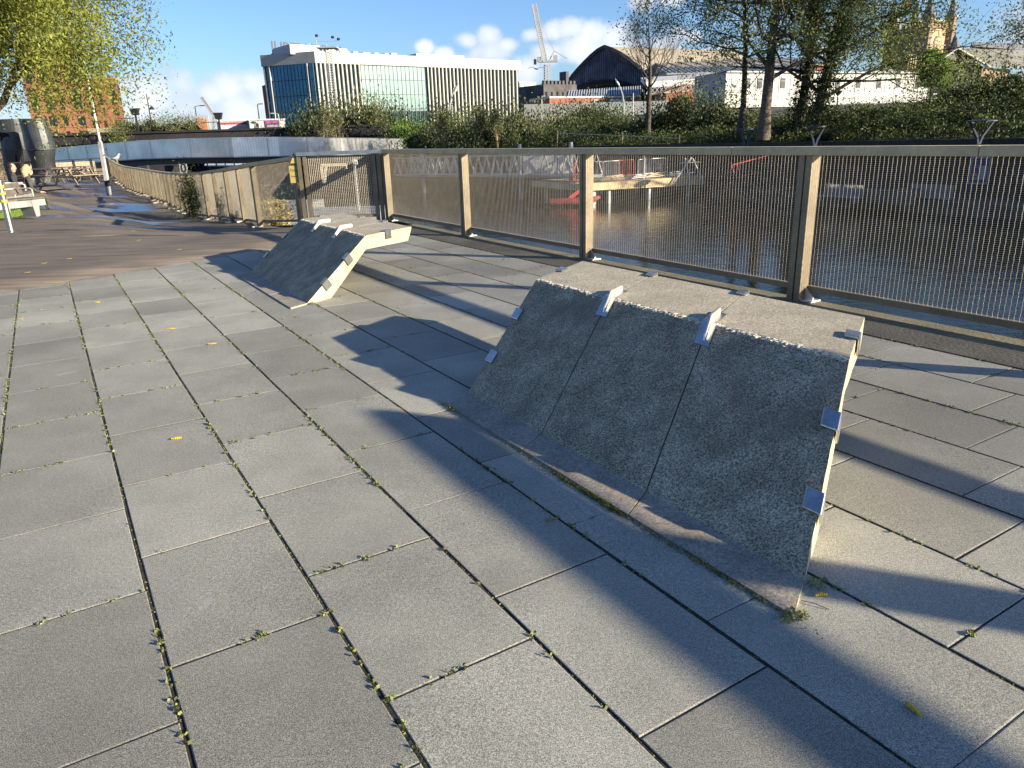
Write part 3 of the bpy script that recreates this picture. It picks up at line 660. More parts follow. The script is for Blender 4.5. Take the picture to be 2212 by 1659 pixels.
def tree(name, label, cat, base, H, r, lean, rgs, maxlev, spread, leafmat_, nleaf, lsize, lsig, bark=None, group=None, trunk_frac=.45, up=.12, kids=(3, 5), first=None, droop=0, ratio=.62, extra=None, curl=.16):
    rg = np.random.default_rng(rgs); t = thing(name, label, cat, base, group); m_ = MB(); tips = []
    pts = [np.array(base, float)]; d = nrm(arr(lean[0], lean[1], 1)); ns = 8
    for i in range(ns): d = nrm(d+rg.normal(size=3)*.035); pts.append(pts[-1]+d*H/ns)
    rad = [r*(1-.8*i/ns)*(1.3 if i == 0 else 1) for i in range(ns+1)]
    m_.tube(pts, rad, 10, False)
    kb = first or 12
    for i in range(kb):
        f_ = trunk_frac+(1-trunk_frac)*(i+rg.uniform(0, .8))/kb; x = f_*ns; j = min(ns-1, int(x)); p = pts[j]+(pts[j+1]-pts[j])*(x-j)
        az = i*2.4+rg.uniform(-.4, .4); el = rg.uniform(.05, .6) if up < .3 else rg.uniform(.5, 1.0)
        nd = arr(math.cos(az)*math.cos(el), math.sin(az)*math.cos(el), math.sin(el))
        limbs(rg, p, nd, H*(1-f_*.55)*.42*rg.uniform(.8, 1.15), r*.42*(1-.6*f_), 1, maxlev, spread, m_, tips, up, kids, 4, curl, ratio)
    limbs(rg, pts[-1], d, H*.2, r*.2, 1, maxlev, spread, m_, tips, up, kids, 4, curl, ratio)
    build(m_, 'trunk', bark or M_bark2, t, True, fix=False)
    if nleaf:
        tp = np.array(tips); idx = rg.integers(0, len(tp), nleaf); c = tp[idx]+rg.normal(size=(nleaf, 3))*lsig
        if extra is not None: c = extra(c, rg)
        v, f_ = leaves(c, lsize, rg, droop=droop); mesh_obj('crown', v, f_, leafmat_, t)
    return t
def bush_mesh(seed, n, lsz, lobes=14, flat=.8, asp=1.7):
    rg = np.random.default_rng(seed); L = rg.normal(size=(lobes, 3)); L /= np.linalg.norm(L, axis=1)[:, None]
    L *= rg.uniform(.15, .72, lobes)[:, None]; L[:, 2] = np.abs(L[:, 2])*.95+.05; R_ = rg.uniform(.2, .42, lobes)
    idx = rg.integers(0, lobes, n); d = rg.normal(size=(n, 3)); d /= np.linalg.norm(d, axis=1)[:, None]
    c = L[idx]+d*(R_[idx]*rg.uniform(.55, 1.08, n)**.6)[:, None]*arr(1, 1, flat)
    k = n//9; st = rg.normal(size=(k, 3))*arr(.42, .42, .25)+arr(0, 0, .72)      # loose upright shoots
    c = np.concatenate([c, st]); c = c[c[:, 2] > -.05]
    c = c/arr(np.percentile(np.abs(c[:, 0]), 97), np.percentile(np.abs(c[:, 1]), 97), np.percentile(c[:, 2], 98.5))
    v, f_ = leaves(c, lsz, rg, asp); return v, f_
BV = [bush_mesh(s, 15000, .07, 12+s % 5) for s in range(5)]
BC = {}
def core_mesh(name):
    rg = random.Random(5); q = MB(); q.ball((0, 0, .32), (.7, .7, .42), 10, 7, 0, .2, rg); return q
def bush(label, px, ytop, w_px, Y, mt, z0, gname='bushes on the far bank', seed=0, cat='bush', name='bush', sy=.8, stems=None):
    top = P(px, ytop, Y); rx = w_px/2*Y/F_PX; h = top[2]-z0
    key = (seed % 5, mt.name)
    if key not in BC:
        v, f_ = BV[seed % 5]; o = mesh_obj('foliage', v, f_, mt); q = core_mesh('c'); c = mesh_obj('stem_or_core', q.v, q.f, M_core); BC[key] = (o.data, c.data); bpy.data.objects.remove(o); bpy.data.objects.remove(c)
    t = thing(name, label, cat, arr(top[0], Y, z0), gname)
    t.scale = (rx, rx*sy, h); t.rotation_euler[2] = seed*1.7
    for nm, md in (('foliage', BC[key][0]), ('stem_or_core', BC[key][1])):
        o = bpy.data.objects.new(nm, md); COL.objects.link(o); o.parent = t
    return t
M_core = mat('bush_core', (.02, .022, .012), 1, var=.5, scale=3)  # dark ball added inside each bush so it is not see-through
def facade(mbx, A, B, z0, z1, rects, off=.08, m=0, th=.05):
    """thin boxes on the wall from A to B; rects are (s0,s1,h0,h1) fractions"""
    d = (B-A)*arr(1, 1, 0); n = nrm(np.cross(d, ZA)); 
    if np.dot(n, -A) < 0: n = -n
    for s0, s1, h0, h1 in rects:
        c = A*arr(1, 1, 0)+d*(s0+s1)/2+n*off; mbx.box(arr(c[0], c[1], z0+(z1-z0)*(h0+h1)/2), d*(s1-s0)/2, n*th, ZA*(z1-z0)*(h1-h0)/2, m)
def back(A, B, k):                       # the far side corners of a building whose front corners are A and B
    d = (B-A)*arr(1, 1, 0); n = nrm(np.cross(d, ZA)); n = n if np.dot(n, A) > 0 else -n; return A+n*k, B+n*k
# ================================================================== glass office building
C0 = P(676, 111, 150); CL = P(567, 118, 154); CR = P(1118, 131, 181)
zt = C0[2]; c0, cl, crt = (arr(p[0], p[1], 0) for p in (C0, CL, CR)); ZB = 3.0
nb = nrm(np.cross(crt-c0, ZA)); nb = nb if nb[1] > 0 else -nb
bk_r = crt+nb*26; bk_l = cl+nrm(cl)*22+arr(5, 0, 0)
ob = thing('office_building', 'large glass office building with white vertical fins and rooftop letters across the river', 'building', arr(c0[0], c0[1], ZB))
M_cream = mat('white_stone', (.40, .39, .35), .8, var=.08, scale=.3)
def glassmat(name, c, c2, rough=.12, metal=.0):
    m, T, b, tc = newmat(name, rough); o_ = tc.outputs['Object']
    base = _mixc(T, _noise(T, vmt('MULTIPLY', o_, (.35, .35, .35), T=T), 1, 2), c2, c); T.links.new(base, b.inputs['Base Color']); b.inputs['Metallic'].default_value = metal
    _bump(T, b, _noise(T, o_, .25, 2), .12, .3); return m
M_glb = glassmat('blue_glass', (.05, .16, .27), (.02, .07, .13), .05, .55)
M_glg = glassmat('green_glass', (.17, .27, .25), (.11, .19, .19), .2, .3)
M_gll = glassmat('dark_glass', (.03, .09, .11), (.02, .05, .07), .08, .3)
q = MB(); q.prism([c0, crt, bk_r, bk_l, cl], ZB, zt-2.0); build(q, 'wall', M_gll, ob)
q = MB(); e = .5
q.prism([c0-nb*e+nrm(cl-c0)*0, crt-nb*e+nrm(crt-c0)*e, bk_r+nrm(crt-c0)*e, bk_l, cl-arr(.4, .4, 0)], zt-2.0, zt, 0); build(q, 'parapet', M_cream, ob)
def band(A, B, s0, s1, z0, z1, mt, nm, off=.06):
    q = MB(); facade(q, A, B, z0, z1, [(s0, s1, 0, 1)], off); return build(q, nm, mt, ob)
band(c0, crt, .004, .996, ZB+4.2, zt-2.02, M_glg, 'glazing', .05); band(cl, c0, .01, .99, ZB+1.6, zt-2.02, M_glb, 'glazing', .05)
def spx(px, A, B):                       # fraction along a wall at which a bearing meets it
    d = ray(px, 200); t = np.cross(d[:2], (B-A)[:2]); s = np.cross(A[:2], d[:2])/np.cross(d[:2], (B-A)[:2]); return float(s)
Hh = zt-2.0-ZB
x_fin = list(np.linspace(687, 778, 11))+list(np.linspace(924, 1114, 25))
for px in x_fin:
    q = MB(); s = spx(px, c0, crt); L = np.linalg.norm(crt-c0)
    q.box(arr(*(c0+(crt-c0)*s)[:2], (ZB+1+zt-2)/2)-nb*.32, nrm(crt-c0)*.13, nb*.3, ZA*(zt-3-ZB)/2)
    s2 = s-.34/L; q.box(arr(*(c0+(crt-c0)*s2)[:2], (ZB+1+zt-2)/2)-nb*.07, nrm(crt-c0)*.20, nb*.06, ZA*(zt-3.1-ZB)/2, 1)
    build(q, 'facade_fin', [M_cream, M_gll], ob)
q = MB()
for h in (.10, .36, .575, .79): facade(q, c0, crt, ZB, zt-2, [(0, 1, h, h+.008)], .13, 0, .03)
for px in np.linspace(783, 921, 17):
    s = spx(px, c0, crt); facade(q, c0, crt, ZB, zt-2, [(s-.0012, s+.0012, .1, 1)], .13, 0, .03)
for h in (.33, .56, .78): facade(q, cl, c0, ZB, zt-2, [(0, 1, h, h+.008)], .13, 0, .03)
for s in np.linspace(.12, .88, 12): facade(q, cl, c0, ZB, zt-2, [(s-.003, s+.003, .06, 1)], .13, 0, .03)
build(q, 'mullions', M_dark, ob)
for s in (.015, .125, .875): q = MB(); facade(q, cl, c0, ZB, zt-2, [(s-.008, s+.008, .05, 1)], .3, 0, .2); build(q, 'column', M_cream, ob)
q = MB(); facade(q, cl, c0, ZB, ZB+2.0, [(0, 1, 0, 1)], .3); build(q, 'plinth', M_grey, ob)
# rooftop plant and sign
def roofbox(pxa, pxb, ytop, A, B, setb, dep, nm, mt, zb=None):
    sa, sb = spx(pxa, A, B), spx(pxb, A, B); a = A+(B-A)*sa+nb*setb; c = A+(B-A)*sb+nb*setb
    py = P((pxa+pxb)/2, ytop, (a[1]+c[1])/2); q = MB(); q.prism([a, c, c+nb*dep, a+nb*dep], zt-.3, py[2]); o = build(q, nm, mt, ob); return a, c, py[2], o
ba, bc, bz, bo = roofbox(652, 716, 96, c0-(crt-c0)*.0, crt, 3, 8, 'plant_room', mat('grey_cladding', (.33, .35, .38), .6, var=.05))
sgn = MB(); cc = (ba+bc)/2-nb*.05; sgn.box(arr(cc[0], cc[1], bz-2.4), nrm(crt-c0)*.5, nb*.05, ZA*.5); build(sgn, 'vent', M_white, bo)
for a_, b_, yt in ((720, 750, 101), (752, 778, 104), (783, 800, 110), (803, 826, 112), (828, 845, 113), (850, 866, 114)):
    _, _, z_, o = roofbox(a_, b_, yt, c0, crt, 2.5, 5, 'roof_unit', M_white)
    bevel(o, .45, 2)
roofbox(932, 1035, 117, c0, crt, 5, 8, 'plant_screen', M_grey); roofbox(868, 880, 114, c0, crt, 3, 4, 'roof_unit', M_white)
mastb = MB()
for px, h in ((715, 72), (700, 78), (735, 80)):
    a = c0+(crt-c0)*spx(px, c0, crt)+nb*4; tz = P(px, h+14, a[1])[2]; mastb.tube([arr(a[0], a[1], zt), arr(a[0], a[1], tz)], .09, 5)
build(mastb, 'antenna', M_grey, ob)
La = P(585, 100, 156); d = nrm((c0-cl)*arr(1, 1, 0)); txp = arr(La[0], La[1], zt+.9)+d*.2
ltr = text_mesh('rooftop_sign', 'JURZN K INN', arr(*P(586, 108, 157)[:2], zt+.9), nrm(arr(.85, 1, 0)), ZA, 2.0, M_dark, ob, .05, .04)
q = MB()
for i in range(8):
    a = arr(*P(588, 108, 157)[:2], 0)+nrm(arr(.85, 1, 0))*i*1.9; q.bar(arr(a[0], a[1], zt), arr(a[0], a[1], zt+1.1), .1, .1)
build(q, 'sign_frame', M_grey, ob)
q = MB(); a, b_ = cl-arr(1.2, -3, 0), cl+arr(-.2, 0, 0); q.prism([a+arr(-.6, 0, 0), b_, b_+arr(-1, 18, 0), a+arr(-1, 18, 0)], ZB, zt-5.2); build(q, 'rear_wing', mat('purple_brick', (.16, .07, .06), .9), ob)
# ================================================================== red brick blocks behind the old bridge
def brick_block(label, pL, pC, pR, YL, YC, YR, ytop, zb, mt, rowsL, rowsR, nl):
    C_ = P(pC, ytop, YC); L_ = arr(*X(pL, YL)[:2], 0); R_ = arr(*X(pR, YR)[:2], 0); c = arr(C_[0], C_[1], 0); z1 = C_[2]
    t = thing('apartment_block', label, 'building', arr(c[0], c[1], zb), 'red brick apartment blocks'); q = MB()
    q.prism([L_, c, R_, R_+nrm(R_)*14, L_+nrm(L_)*20], zb, z1); build(q, 'wall', mt, t)
    q = MB(); q.prism([L_-arr(0, .15, 0), c-arr(0, .2, 0), R_+arr(.2, 0, 0), R_+nrm(R_)*14, L_+nrm(L_)*20], z1, z1+.35); build(q, 'coping', mat('brick_coping', (.33, .12, .08), .8), t)
    for A, B, rws, n in ((L_, c, rowsL, nl[0]), (c, R_, rowsR, nl[1])):
        bands = MB(); 
        for h0, h1, tall in rws: facade(bands, A, B, zb, z1, [(0, 1, h0-.018, h0-.008)], .03, 0, .05)
        build(bands, 'brick_band', mt, t)
        for h0, h1, tall in rws:
            for i in range(n):
                w = MB(); s0 = (i+.28)/n; wd = (.5 if i % 3 != 2 else .26)/n
                facade(w, A, B, zb, z1, [(s0, s0+wd, h0, h1)], .012, 0, .06); o = build(w, 'window', M_win, t)
                fr_ = MB(); facade(fr_, A, B, zb, z1, [(s0+wd*.62, s0+wd*.68, h0, h1)]+([(s0, s0+wd, (h0+h1)/2-.012, (h0+h1)/2+.012)] if tall else []), .09, 0, .04); build(fr_, 'frame', M_dark, o)
    return t
rA = [(.04, .12, 0), (.17, .25, 0), (.30, .385, 0), (.44, .62, 1), (.67, .88, 1)]
brick_block('orange brick apartment block half hidden by the willow, nearer of the two', 88, 158, 205, 145, 146, 149, 92, 0, M_brick2, rA, rA, (4, 5))
brick_block('red brick apartment block with free-standing corner to the right of the leaning pole', 186, 250, 284, 165, 166, 168.5, 171, 0, M_brick, [(.05, .15, 0), (.22, .32, 0), (.38, .48, 0), (.54, .64, 0), (.68, .94, 1)], [(.05, .15, 0), (.22, .32, 0), (.38, .48, 0), (.54, .64, 0), (.68, .94, 1)], (4, 4))
q = MB(); a, b_ = X(195, 140, 3), X(262, 140, 3); fz = P(225, 284, 140)[2]
fp = thing('palisade_fence', 'pale wooden fence in front of the red apartment blocks', 'fence', (a+b_)/2)
for i in range(46): p = a+(b_-a)*i/45; q.box(arr(p[0], p[1], (fz+3)/2+.3), (.05, 0, 0), (0, .03, 0), (0, 0, (fz-3)/2+.3))
q.bar(arr(a[0], a[1], fz-.2), arr(b_[0], b_[1], fz-.2), .05, .12); build(q, 'pale', mat('pale_wood', (.45, .38, .24), .9), fp)
# ================================================================== old masonry bridge with arches
def Zp(px, py, Y): return P(px, py, Y)[2]
YB = 88.0; ob_t = thing('masonry_bridge', 'old soot-black masonry bridge with arches behind the steel footbridge', 'bridge', X(366, YB, WZ))
def arch_under(x):
    for cx, hw in ((-49.6, 6.2), (-32.9, 6.0), (-19.0, 5.4)):
        if abs(x-cx) < hw: return WZ-.3+3.9*math.sqrt(max(0, 1-((x-cx)/hw)**2))
    return WZ-.6
q = MB(); xs = sorted(set(list(np.arange(-112, 0, .8))+[cx+s*hw*math.cos(t) for cx, hw in ((-49.6, 6.2), (-32.9, 6.0), (-19.0, 5.4)) for s in (-1, 1) for t in np.linspace(0, math.pi/2, 12)]))
def topz(x): return 3.55+.012*(x+50)*-.4 if x < -60 else 3.6-max(0, (x+60))*.012
for a, b_ in zip(xs[:-1], xs[1:]):
    ua_, ub = arch_under(a+1e-4), arch_under(b_-1e-4); ta, tb = topz(a), topz(b_)
    q.quad(arr(a, YB, ua_), arr(b_, YB, ub), arr(b_, YB, tb), arr(a, YB, ta)); q.quad(arr(a, YB, ua_), arr(a, YB+9, ua_), arr(b_, YB+9, ub), arr(b_, YB, ub))
    q.quad(arr(a, YB, ta), arr(b_, YB, tb), arr(b_, YB+.6, tb), arr(a, YB+.6, ta)); q.quad(arr(a, YB+9, ua_), arr(a, YB+9, ta-1), arr(b_, YB+9, tb-1), arr(b_, YB+9, ub))
    q.quad(arr(a, YB+.6, ta), arr(b_, YB+.6, tb), arr(b_, YB+.6, tb-1), arr(a, YB+.6, ta-1)); q.quad(arr(a, YB+.6, ta-1), arr(b_, YB+.6, tb-1), arr(b_, YB+9, tb-1), arr(a, YB+9, ta-1))
build(q, 'arched_wall', M_dbrick, ob_t, fix=False)
q = MB()
for x in (-57.5, -41.3, -25.8): q.box((x, YB-.35, (1.6+WZ)/2), (.55, 0, 0), (0, .35, 0), (0, 0, (1.6-WZ)/2))
build(q, 'pier', M_dbrick, ob_t)
q = MB(); q.box((-55, YB-.08, 3.25), (56, 0, 0), (0, .08, 0), (0, 0, .10)); q.box((-30, YB-.12, 2.3), (28, 0, 0), (0, .1, 0), (0, 0, .12)); build(q, 'string_course', M_dbrick, ob_t)
p = P(396, 361, YB-.8); sn = thing('number_board', 'small white board with a black zero on the bridge pier', 'sign', p)
q = MB(); q.box(p, (.42, 0, 0), (0, .04, 0), (0, 0, .85)); bo_ = build(q, 'board', M_white, sn); text_mesh('numeral', '0', p+arr(-.3, -.06, -.55), arr(1, 0, 0), ZA, .95, M_bk, bo_, .01, .02)
q = MB(); w_ = P(300, 345, 112); q.abox(-86, -52, 112, 114, -3, 2.4); tag(build(q, 'river_wall', mat('sunlit_stone', (.34, .28, .19), .9, col2=(.22, .19, .13), scale=.8), loc=(-70, 112, -3)), 'sunlit tan stone river wall seen through the left bridge arch', 'wall')
# left ground and road behind the bridge
q = MB(); q.prism([arr(-400, 97.2, 0), arr(-12, 97.2, 0), arr(-8, 112, 0), arr(60, 400, 0), arr(-400, 400, 0)], -3.3, 2.5)
q2 = MB(); q2.poly([arr(-400, 126, 2.5), arr(-86, 126, 2.5), arr(-175, 330, 2.5), arr(-400, 420, 2.5)]); q2.prism([arr(-400, 126, 0), arr(-86, 126, 0), arr(-175, 330, 0), arr(-400, 420, 0)], -3.3, 2.48)
tag(build(q2, 'terrain', M_land), kind='structure')
# ================================================================== steel footbridge, curved, with mesh parapets
fbp = [(112, 322, 73), (150, 318, 71), (200, 314, 69.5), (250, 309.5, 68), (300, 305, 66.5), (400, 300.5, 64), (500, 298.3, 62.5), (600, 297.3, 64), (700, 297.6, 68), (780, 298.5, 73), (840, 299.3, 79), (885, 300, 86)]
FB = [P(*a) for a in fbp]; HPB = 1.42
m, T, b, tc = newmat('pierced_steel', .35); b.inputs['Metallic'].default_value = .75; o_ = tc.outputs['Object']
rot = T.nodes.new('ShaderNodeVectorRotate'); rot.inputs['Angle'].default_value = R(45); rot.rotation_type = 'Y_AXIS'; T.links.new(o_, rot.inputs[0])
ch_ = T.nodes.new('ShaderNodeTexChecker'); ch_.inputs['Scale'].default_value = 11; T.links.new(rot.outputs[0], ch_.inputs[0]); ch_.inputs[1].default_value = (.66, .67, .68, 1); ch_.inputs[2].default_value = (.46, .47, .49, 1)
base = _mulc(T, ch_.outputs[0], _ss(T, _noise(T, o_, .6, 4), .3, .7, .85, 1.15)); T.links.new(base, b.inputs['Base Color']); M_pierce = m
fb = thing('footbridge', 'curved footbridge with shiny pierced steel parapet crossing the river', 'bridge', FB[6]-ZA*2)
def sweep(q, line, off_n, z0, z1, th):
    for i in range(len(line)-1):
        ns_ = []
        for k in (i, i+1):
            d = nrm((line[min(k+1, len(line)-1)]-line[max(k-1, 0)])*arr(1, 1, 0)); n = np.cross(d, ZA); n = n if n[1] < 0 else -n; ns_.append(n)
        R_ = []
        for k, n in zip((i, i+1), ns_):
            p = line[k]-n*off_n; R_.append([p+ZA*z0, p+ZA*z1, p-n*th+ZA*z1, p-n*th+ZA*z0])
        q.hull(R_[0], R_[1])
M_pst = mat('pale_strip', (.62, .64, .67), .5, .4, var=.05)
q = MB(); sweep(q, FB, 0, -HPB, 0, .05); build(q, 'parapet', M_pierce, fb)
q = MB(); sweep(q, FB, 4.2, -HPB, 0, .05); build(q, 'parapet', M_pierce, fb)
q = MB(); sweep(q, FB, -.04, 0.004, .06, .14); build(q, 'handrail', M_steel, fb)
q = MB(); sweep(q, FB, -.08, -HPB-.08, -HPB-.004, 4.5); build(q, 'deck_edge', M_grey, fb)
q = MB(); sweep(q, FB, .5, -HPB-.55, -HPB-.085, 3.2); build(q, 'girder', M_dark, fb)
for k in range(14):
    s = k/13*(len(FB)-1); j = min(len(FB)-2, int(s)); p = FB[j]+(FB[j+1]-FB[j])*(s-j); q = MB(); q.box(p+arr(0, -.055, -HPB/2), (.025, 0, 0), (0, .01, 0), (0, 0, HPB/2)); build(q, 'stanchion', M_pst, fb)
# ================================================================== people
M_skin = mat('skin', (.52, .29, .20), .6, var=.1); M_hair = mat('dark_hair', (.05, .035, .025), .8); M_blond = mat('blond_hair', (.45, .30, .15), .7, var=.4, scale=30); M_cloth = mat('black_cloth', (.035, .035, .04), .9, var=.3, scale=8); M_cloth2 = mat('olive_cloth', (.06, .06, .05), .9, var=.3, scale=8)
def skin_mesh(name, joints, edges, radii, mats, parent):
    me = bpy.data.meshes.new(name); me.from_pydata([tuple(j) for j in joints], edges, []); o = bpy.data.objects.new(name, me); COL.objects.link(o)
    md = o.modifiers.new('s', 'SKIN'); 
    for i, r in enumerate(radii): me.skin_vertices[0].data[i].radius = (r, r) if not hasattr(r, '__len__') else r
    me.skin_vertices[0].data[0].use_root = True; md.use_smooth_shade = True; s2 = o.modifiers.new('d', 'SUBSURF'); s2.levels = 2; s2.render_levels = 2
    bpy.context.view_layer.update(); ev = bpy.data.meshes.new_from_object(o.evaluated_get(bpy.context.evaluated_depsgraph_get())); bpy.data.objects.remove(o)
    o = bpy.data.objects.new(name, ev); COL.objects.link(o); ev.materials.clear()
    for m_ in mats: ev.materials.append(m_)
    base = wloc(parent); o.data.transform(Matrix.Translation(-Vector(base))); o.parent = parent
    return o
def head_mesh(par, c, fwd, mt, s=1.0):
    fwd = nrm(fwd); side = np.cross(ZA, fwd); q = MB()
    rings = [(-.135, .045, .05), (-.10, .058, .065), (-.06, .068, .085), (-.015, .074, .096), (.035, .076, .098), (.08, .066, .085), (.11, .035, .05)]
    for (z, w, l), (z2, w2, l2) in zip(rings[:-1], rings[1:]):
        for k in range(12):
            def pt(z, w, l, k):
                t = 2*math.pi*k/12; x = math.cos(t)*l+(.012 if z > -.1 and k == 0 else 0)*(1 if -.06 < z < .0 else .3); return c+fwd*x*s+side*math.sin(t)*w*s+ZA*z*s
            q.quad(pt(z, w, l, k), pt(z, w, l, k+1), pt(z2, w2, l2, k+1), pt(z2, w2, l2, k))
    n = c+fwd*.1*s; q.hull([n+side*.012-ZA*.035, n-side*.012-ZA*.035, n+ZA*.02], [n+fwd*.022+side*.006-ZA*.03, n+fwd*.022-side*.006-ZA*.03, n+fwd*.004+ZA*.01])
    for sd in (-1, 1): q.ball(c+side*sd*.078*s-ZA*.01, (.014, .014, .03), 6, 5)
    q.ball(c+ZA*.1*s, (.06, .06, .035), 10, 5)
    o = build(q, 'head', mt, par, True); e = MB()
    for sd in (-1, 1): e.ball(c+fwd*.09*s+side*sd*.032*s+ZA*.012, .011, 6, 5)
    build(e, 'eyes', M_bk, o); e = MB(); e.box(c+fwd*.096*s-ZA*.07, side*.025, fwd*.006, ZA*.005); build(e, 'mouth', mat('lips', (.35, .12, .1), .6), o)
    return o
def seated(label, hip, fwd, lookdir, shirt, hairmat, long_hair, lean=.12):
    fwd = nrm(fwd); side = np.cross(ZA, fwd); t = thing('person', label, 'person', hip-ZA*.45, 'people sitting on the bench')
    J = []; E_ = []; Rr = []
    def add(p, r, par=None): J.append(p); Rr.append(r); 
    def link(a, b): E_.append((a, b))
    add(hip, .15); add(hip+ZA*.2-fwd*.02, (.15, .13)); add(hip+ZA*.40+fwd*lean, (.17, .12)); add(hip+ZA*.53+fwd*lean*1.3, (.13, .10)); add(hip+ZA*.62+fwd*lean*1.5, .058); add(hip+ZA*.70+fwd*lean*1.6, .05)
    for a in range(5): link(a, a+1)
    for s in (-1, 1):
        k = len(J); add(hip+ZA*.50+side*s*.19+fwd*lean*1.2, .07); add(hip+ZA*.24+side*s*.25+fwd*(lean+.04), .052); add(hip+ZA*.12+side*s*.15+fwd*.30, .04); add(hip+ZA*.10+side*s*.08+fwd*.38, .03); link(3, k); link(k, k+1); link(k+1, k+2); link(k+2, k+3)
        k = len(J); add(hip+side*s*.10+fwd*.10-ZA*.02, .10); add(hip+side*s*.13+fwd*.46+ZA*.02, .068); add(hip+side*s*.13+fwd*.52-ZA*.22, .055); add(hip+side*s*.13+fwd*.50-ZA*.40, .038); add(hip+side*s*.13+fwd*.64-ZA*.43, .035); link(0, k)
        for a in range(4): link(k+a, k+a+1)
    skin_mesh('body', J, E_, Rr, [shirt], t)
    hc = hip+ZA*.80+fwd*(lean*1.75+.01); h_ = head_mesh(t, hc, lookdir, M_skin); look = nrm(lookdir); hr = MB()
    if long_hair:
        hr.ball(hc+ZA*.03-look*.02, (.098, .098, .115), 12, 8)
        hr.tube([hc-look*.05+ZA*.05, hc-look*.11-ZA*.08, hc-look*.12-ZA*.25+look*.02, hc-look*.08-ZA*.42], [.09, .095, .075, .03], 8)
    else: hr.ball(hc+ZA*.045-look*.022, (.086, .09, .088), 12, 8)
    build(hr, 'hair', hairmat, t, True)
    for s in (-1, 1):
        q = MB(); w_ = hip+ZA*.10+side*s*.08+fwd*.38; q.box(w_+fwd*.05, fwd*.045, side*.035, ZA*.014)
        for f_ in range(4):
            b0 = w_+fwd*.09+side*(f_-1.5)*.018; q.tube([b0, b0+fwd*(.04-.004*abs(f_-1.5))-ZA*.012, b0+fwd*.06-ZA*.035], [.009, .008, .006], 5)
        q.tube([w_+fwd*.02+side*s*-.035, w_+fwd*.06-side*s*.06, w_+fwd*.085-side*s*.058-ZA*.015], [.011, .009, .007], 5); build(q, 'hand', M_skin, t)
    return t
HP1 = X(38, 24.6, 0); HP1[2] = zg(HP1[0], HP1[1])+.50
HP2 = X(62, 23.6, 0); HP2[2] = zg(HP2[0], HP2[1])+.45
seated('man in black with very short hair sitting on the curved bench, facing right', HP1, arr(.9, .45, 0), arr(1, .1, 0), M_cloth, M_hair, False, .05)
seated('woman with long blond hair and olive coat sitting on the curved bench, seen from behind', HP2, arr(.8, .75, 0), arr(.5, 1, 0), M_cloth2, M_blond, True, .10)
for i, (px, Y, lab) in enumerate([(549, 64.2, 'leftmost of the walkers whose head shows over the footbridge parapet'), (555.5, 64.6, 'second of the walkers whose head shows over the footbridge parapet'), (561, 64.2, 'third of the walkers whose head shows over the footbridge parapet'), (567, 64.9, 'rightmost of the walkers whose head shows over the footbridge parapet')]):
    tp_ = P(px, 294.2+(.8 if i % 2 else 0), Y); deck = 2.15-HPB; hip = arr(tp_[0], Y, tp_[2]-.78); t = thing('person', lab, 'person', hip-ZA*.95, 'people crossing the footbridge')
    fw = arr(1, .1, 0); sd = np.cross(ZA, fw); J = [hip, hip+ZA*.25, hip+ZA*.45, hip+ZA*.52, hip+ZA*.6]; E_ = [(0, 1), (1, 2), (2, 3), (3, 4)]; Rr = [.14, .13, .16, .1, .05]
    for s in (-1, 1):
        k = len(J); J += [hip+ZA*.47+sd*s*.18, hip+ZA*.2+sd*s*.22, hip-ZA*.02+sd*s*.2+fw*.1]; Rr += [.06, .045, .035]; E_ += [(3, k), (k, k+1), (k+1, k+2)]
        k = len(J); J += [hip+sd*s*.1-ZA*.08, hip+sd*s*.1-ZA*.45+fw*s*.1, hip+sd*s*.1-ZA*.85+fw*s*.16]; Rr += [.095, .065, .045]; E_ += [(0, k), (k, k+1), (k+1, k+2)]
    skin_mesh('body', J, E_, Rr, [M_cloth], t); head_mesh(t, hip+ZA*.70, fw, M_skin, 1.2); q = MB(); q.ball(hip+ZA*.77-fw*.03, .085, 8, 6); build(q, 'hair', M_hair, t, True)
# ================================================================== curved bench, lawn, bollards
BCN = arr(-16.3, 20.8, 0); LAWN = -1.6
def ringpt(r, a, z=0.0): p = BCN+arr(math.sin(a), math.cos(a), 0)*r; return arr(p[0], p[1], z)
q = MB(); rg = random.Random(8)
lawn_c = [ringpt(3.9, t, .035)+arr(LAWN, 0, 0) for t in np.linspace(0, 2*math.pi, 48, endpoint=False)]
q.poly(lawn_c[::-1]); q.hull([p-ZA*.2 for p in lawn_c], [p-ZA*.01 for p in lawn_c]); M_grass = mat('grass', (.10, .16, .02), .9, col2=(.06, .10, .015), scale=5, island=.3, trans=.2)
v_ = []
rgn = np.random.default_rng(3); n = 14000; rr = 3.85*np.sqrt(rgn.random(n)); aa = rgn.random(n)*2*math.pi; bs = np.stack([BCN[0]+LAWN+rr*np.sin(aa), BCN[1]+rr*np.cos(aa), np.full(n, .03)], 1)
hgt = rgn.uniform(.04, .10, n); dx = rgn.normal(size=(n, 2))*.02; wd = rgn.normal(size=(n, 2)); wd = wd/np.linalg.norm(wd, axis=1)[:, None]*.008
p0 = bs.copy(); p0[:, :2] -= wd; p1 = bs.copy(); p1[:, :2] += wd; p2 = bs.copy(); p2[:, :2] += dx+wd*.3; p2[:, 2] += hgt; p3 = bs.copy(); p3[:, :2] += dx-wd*.3; p3[:, 2] += hgt
gv = np.stack([p0, p1, p2, p3], 1).reshape(-1, 3); V0 = np.array(q.v)
tag(mesh_obj('grass', gv, np.arange(n*4).reshape(-1, 4), M_grass), 'bright short grass inside the curved bench', 'grass', kind='stuff'); tag(build(q, 'lawn', M_grass), kind='structure')
RP0 = ringpt
